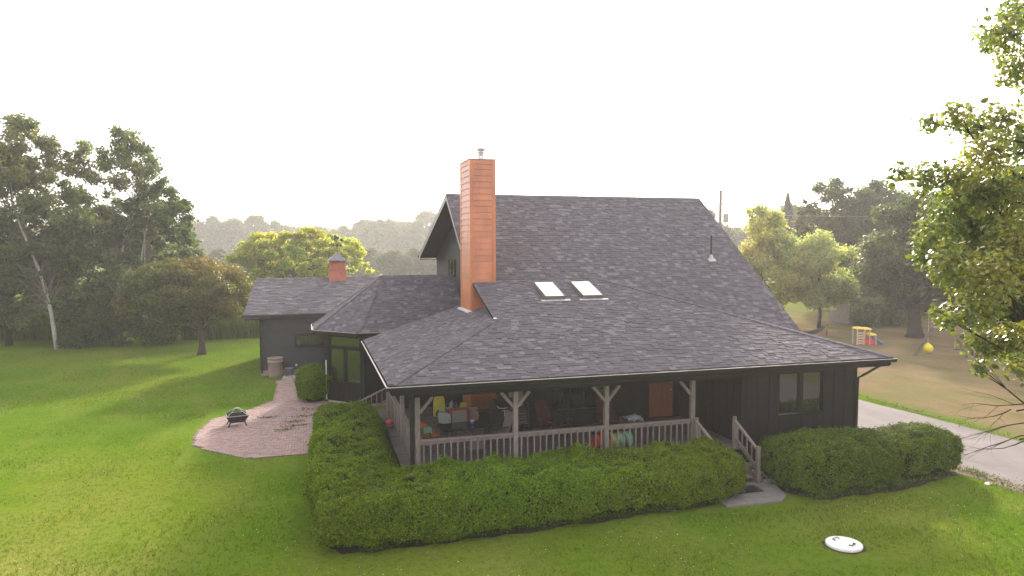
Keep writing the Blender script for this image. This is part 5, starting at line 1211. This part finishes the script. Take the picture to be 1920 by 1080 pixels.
# ---------------------------------------------------------------- play yard on the right
WD = mat("swing_timber", (.13, .10, .09), .85, .2, .25, 4)
t = thing("swing_set", "weathered timber A-frame swing set with ropes under the oak", "swing set", (36.0, 17.0, 0), 0)
bd = Vector((.93, -.36, 0)); pd = Vector((.36, .93, 0)); A0 = Vector((36.1, 16.4, 2.80)); A1 = A0 + bd * 3.6; BS = A0 - bd * .95
b = MB(); b.bar(BS, A1 + bd * .2, .12, .16); b.build("beam", WD, t)
for A in (A0, A1):
    for s in (-1, 1):
        foot = A + (Vector((-1.5, .6, 0)) if s < 0 else Vector((1.0, -.9, 0))); foot.z = 0; b = MB(); b.bar(A + Vector((0, 0, .05)), foot, .15, .15); b.build("leg", WD, t)
ROPE = mat("pale_rope", (.45, .38, .28), .9, .1, .1)
for k in range(2):
    for s in (-.24, .24):
        p = A0 + bd * (1.0 + k * 1.3 + s); b = MB(); b.tube([p, p - Vector((0, 0, 2.35))], .015, 5); b.build("rope", ROPE, t)
    p = A0 + bd * (1.0 + k * 1.3) - Vector((0, 0, 2.37)); b = MB(); b.obox(p, bd * .26, pd * .1, up * .02); b.build("seat", M['black'], t)
p = BS + bd * .1; b = MB(); b.tube([p, p - Vector((0, 0, 2.0))], .015, 5); b.build("rope", ROPE, t)
tb = thing("ball_swing", "round bright yellow buoy ball hanging from the swing set", "ball", (p.x, p.y, p.z - 2.62))
b = MB(); b.lathe((0, 0, 0), [(.001, 0), (.16, .04), (.28, .16), (.31, .30), (.27, .44), (.16, .56), (.06, .63), (.05, .66), (.001, .67)], 20); b.build("ball", mat("yellow_vinyl", (.72, .58, .02), .4, .4, .05), tb, True, world_coords=False)
t = thing("play_tower", "timber play tower with a climbing ramp at the end of the swing set", "play tower", (39.8, 15.0, 0), 0)
TO = A1 + Vector((0, 0, -2.85)) + bd * .3
PUR = mat("ramp_boards", (.25, .21, .24), .85, .2, .2, 4)
for u_ in (0, 1.4):
    for v_ in (-.7, .7): q = TO + bd * u_ + pd * v_; b = MB(); b.box(q.x - .06, q.x + .06, q.y - .06, q.y + .06, 0, 3.0); b.build("post", WD, t)
for k in range(9): b = MB(); b.obox(TO + bd * (.08 + k * .155) + up * 1.4, bd * .07, pd * .75, up * .02); b.build("floor_board", WD, t)
for s in (-1, 1):
    for k in range(7): b = MB(); b.obox(TO + bd * .7 + pd * s * (.08 + .13 * k) + up * (3.55 - .12 * k), bd * .95, pd * .07 * s - up * .06, up * .012); b.build("roof_slat", PUR, t)
rp0 = TO - pd * .75 + bd * .1 + up * 1.35; rp1 = TO - pd * 2.1 - bd * .5
ax = (rp1 - rp0); 
for k in range(8): c_ = rp0 + ax * ((k + .5) / 8) + bd * .45; b = MB(); b.obox(c_, bd * .5, ax * (.48 / 8), ax.cross(bd).normalized() * .02); b.build("ramp_board", PUR, t)
HC = [mat("hold_%s" % n_, c, .5, .4, .05) for n_, c in (("yellow", (.7, .55, .08)), ("green", (.1, .4, .2)), ("white", (.6, .6, .6)), ("blue", (.15, .3, .55)))]
for k in range(8): c_ = rp0 + ax * (.15 + .1 * k) + bd * (.25 + .4 * ((k * 7) % 3) / 2) + ax.cross(bd).normalized() * (-.04 if ax.cross(bd).z < 0 else .04); b = MB(); b.lathe(c_, [(.06, -.03), (.07, 0), (.04, .04), (.001, .05)], 8); b.build("climbing_hold", HC[k % 4], t)
for s in (-.06, 1.0): b = MB(); b.bar(rp0 + bd * s + up * .05, rp1 + bd * s + up * .05, .09, .09); b.build("ramp_rail", WD, t)
# plastic playset
t = thing("plastic_playset", "small plastic play tower with yellow roofs, red base and blue slide", "play set", (35.5, 22.2, 0), -.25); t.scale = (.88, .88, .88)
BE = mat("beige_plastic", (.55, .42, .30), .5, .4, .05); YP = mat("yellow_plastic", (.72, .50, .06), .45, .4, .05); RP = mat("red_plastic", (.55, .05, .07), .45, .4, .05); BP = mat("blue_plastic", (.10, .28, .50), .4, .4, .05)
for x, y, h in ((-.75, -.35, 1.25), (-.2, -.35, 1.25), (.25, -.35, 1.2), (-.75, .35, 1.25), (.25, .35, 1.2), (.75, -.35, .75), (.75, .35, .75)): b = MB(); b.tube([(x, y, 0), (x, y, h)], .05, 8); b.build("column", BE, t, world_coords=False)
b = MB()
for k in range(5): b.obox((-.475, -.36, .12 + .2 * k), (.24, 0, 0), (0, .03, 0), (0, 0, .06))
b.build("climbing_panel", BE, t, world_coords=False)
b = MB(); b.box(-.18, .72, -.38, -.30, .02, .42); b.box(-.18, .72, .30, .38, .02, .42); b.build("base_panel", RP, t, world_coords=False)
for cx_, w_r, z_ in ((-.48, .33, 1.25), (.05, .33, 1.2), (.5, .30, .75)):
    b = MB(); P_ = [(cx_ - w_r, -.44, z_), (cx_ + w_r, -.44, z_), (cx_ + w_r, .44, z_), (cx_ - w_r, .44, z_)]; Q_ = [(cx_ - w_r * .75, -.34, z_ + .13), (cx_ + w_r * .75, -.34, z_ + .13), (cx_ + w_r * .75, .34, z_ + .13), (cx_ - w_r * .75, .34, z_ + .13)]
    b.face(P_[::-1]); b.face(Q_)
    for k in range(4): b.face([P_[k], P_[(k + 1) % 4], Q_[(k + 1) % 4], Q_[k]])
    b.build("roof", YP, t, world_coords=False)
b = MB(); b.obox((1.05, 0, .28), (.36, 0, -.25), (0, .22, 0), (.01, 0, .015)); b.obox((1.05, -.22, .33), (.36, 0, -.25), (0, .02, 0), (.03, 0, .05)); b.obox((1.05, .22, .33), (.36, 0, -.25), (0, .02, 0), (.03, 0, .05)); b.build("slide", BP, t, world_coords=False)
# hammock
t = thing("hammock", "dark hammock slung low behind the right end of the roof", "hammock", (34.2, 26.3, 0), 0)
b = MB(); a, c = Vector((32.0, 25.5, .85)), Vector((36.0, 26.7, .80)); sd_ = (c - a).cross(up).normalized(); rows = []
for k in range(15):
    u_ = k / 14; p = a.lerp(c, u_) - up * (.42 * 4 * u_ * (1 - u_)); wd = .06 + .42 * math.sin(math.pi * u_); rows.append([p + sd_ * wd * s - up * (.16 * math.sin(math.pi * u_)) * (1 - s * s) for s in (-1, -.5, 0, .5, 1)])
for k in range(14):
    for j in range(4): b.face([rows[k][j], rows[k + 1][j], rows[k + 1][j + 1], rows[k][j + 1]])
b.build("sling", mat("hammock_cloth", (.035, .032, .030), .9, .1, .2), t)
b = MB()
for e, s in ((a, -1), (c, 1)):
    o_ = (c - a).normalized() * s; b.tube([e, e + o_ * .25 + up * .1, e + o_ * .1 - up * 1.3], .03, 6)
b.tube([a - up * 1.2, c - up * 1.35 + up * .05], .03, 6); b.build("stand", M['black'], t)
# shed
t = thing("shed", "small pale grey shed half hidden behind the light green tree", "shed", (44.6, 33.2, 0), .15)
b = MB(); b.box(-.7, .9, 0, 2.2, 0, 2.0); b.build("wall", mat("pale_shed_wall", (.30, .26, .27), .8, .2, .15, 3), t, world_coords=False)
b = MB(); b.slab([(-.9, -.25, 2.0), (1.1, -.25, 2.0), (1.1, 1.1, 2.7), (-.9, 1.1, 2.7)], .08); b.slab([(-.9, 1.1, 2.7), (1.1, 1.1, 2.7), (1.1, 2.45, 2.0), (-.9, 2.45, 2.0)], .08); b.build("roof", SHB, t, world_coords=False)
b = MB(); b.box(.9, 1.02, -.03, .12, 0, 2.0); b.build("corner_post", M['trim'], t, world_coords=False)
# utility pole and wire
t = thing("utility_pole", "wooden utility pole with a grey transformer above the roof edge", "utility pole", (37.3, 43.4, 0), -.28)
b = MB(); b.tube([(0, 0, -.1), (0, 0, 12.4)], [.20, .16], 10); b.build("pole", mat("pole_timber", (.22, .17, .14), .9, .1, .2, 3), t, True, world_coords=False)
b = MB(); b.bar((0, -.05, 12.05), (.32, -.05, 12.05), .07, .07); b.bar((0, -.05, 11.75), (.85, -.05, 11.9), .04, .04); b.lathe((.92, -.05, 11.75), [(.05, 0), (.08, .06), (.05, .12), (.09, .20), (.05, .28), (.06, .40), (.001, .42)], 10); b.build("bracket", M['flash'], t, world_coords=False)
b = MB(); b.lathe((.52, -.1, 9.2), [(.20, 0), (.27, .03), (.27, .80), (.29, .82), (.29, .86), (.12, .92), (.001, .93)], 18); b.lathe((.46, -.1, 10.12), [(.04, 0), (.06, .08), (.04, .16), (.05, .24), (.001, .26)], 8); b.tube([(.5, -.1, 9.2), (.45, -.1, 8.95), (.5, -.1, 8.7)], .04, 6); b.build("transformer", mat("transformer_grey", (.50, .50, .52), .5, .4, .1), t, True, world_coords=False)
b = MB()
for z_ in (9.35, 9.85, 10.35): b.bar((.1, -.06, z_), (.35, -.06, z_), .05, .05)
b.build("mount", M['black'], t, world_coords=False)
t = thing("overhead_wire", "thin pale overhead wire running right from the utility pole", "wire", (37.3, 43.4, 9.9))
a, c = Vector((37.5, 43.3, 10.0)), Vector((92.0, 24.0, 10.6)); b = MB(); b.tube([a.lerp(c, k / 20) - up * .55 * 4 * (k / 20) * (1 - k / 20) for k in range(21)], .009, 4); b.build("wire", mat("pale_wire", (.55, .53, .52), .5, .4, .05), t)

# ---------------------------------------------------------------- haze
hb = MB(); hb.box(-515, 655, -175, 775, -1.0, 30.0)
hz = hb.build("haze", None); hz.data.materials.clear()
hm = bpy.data.materials.new("haze"); hm.use_nodes = True; n = hm.node_tree.nodes; l = hm.node_tree.links
for q in list(n):
    if q.type != 'OUTPUT_MATERIAL': n.remove(q)
pv = n.new("ShaderNodeVolumePrincipled"); pv.inputs["Color"].default_value = (.97, .95, .95, 1); pv.inputs["Density"].default_value = HAZE_DENSITY; pv.inputs["Anisotropy"].default_value = .35
l.new(pv.outputs[0], n["Material Output"].inputs["Volume"])
hz.data.materials.append(hm); tag(hz, "thin pale morning haze filling the air", "haze", kind="stuff")
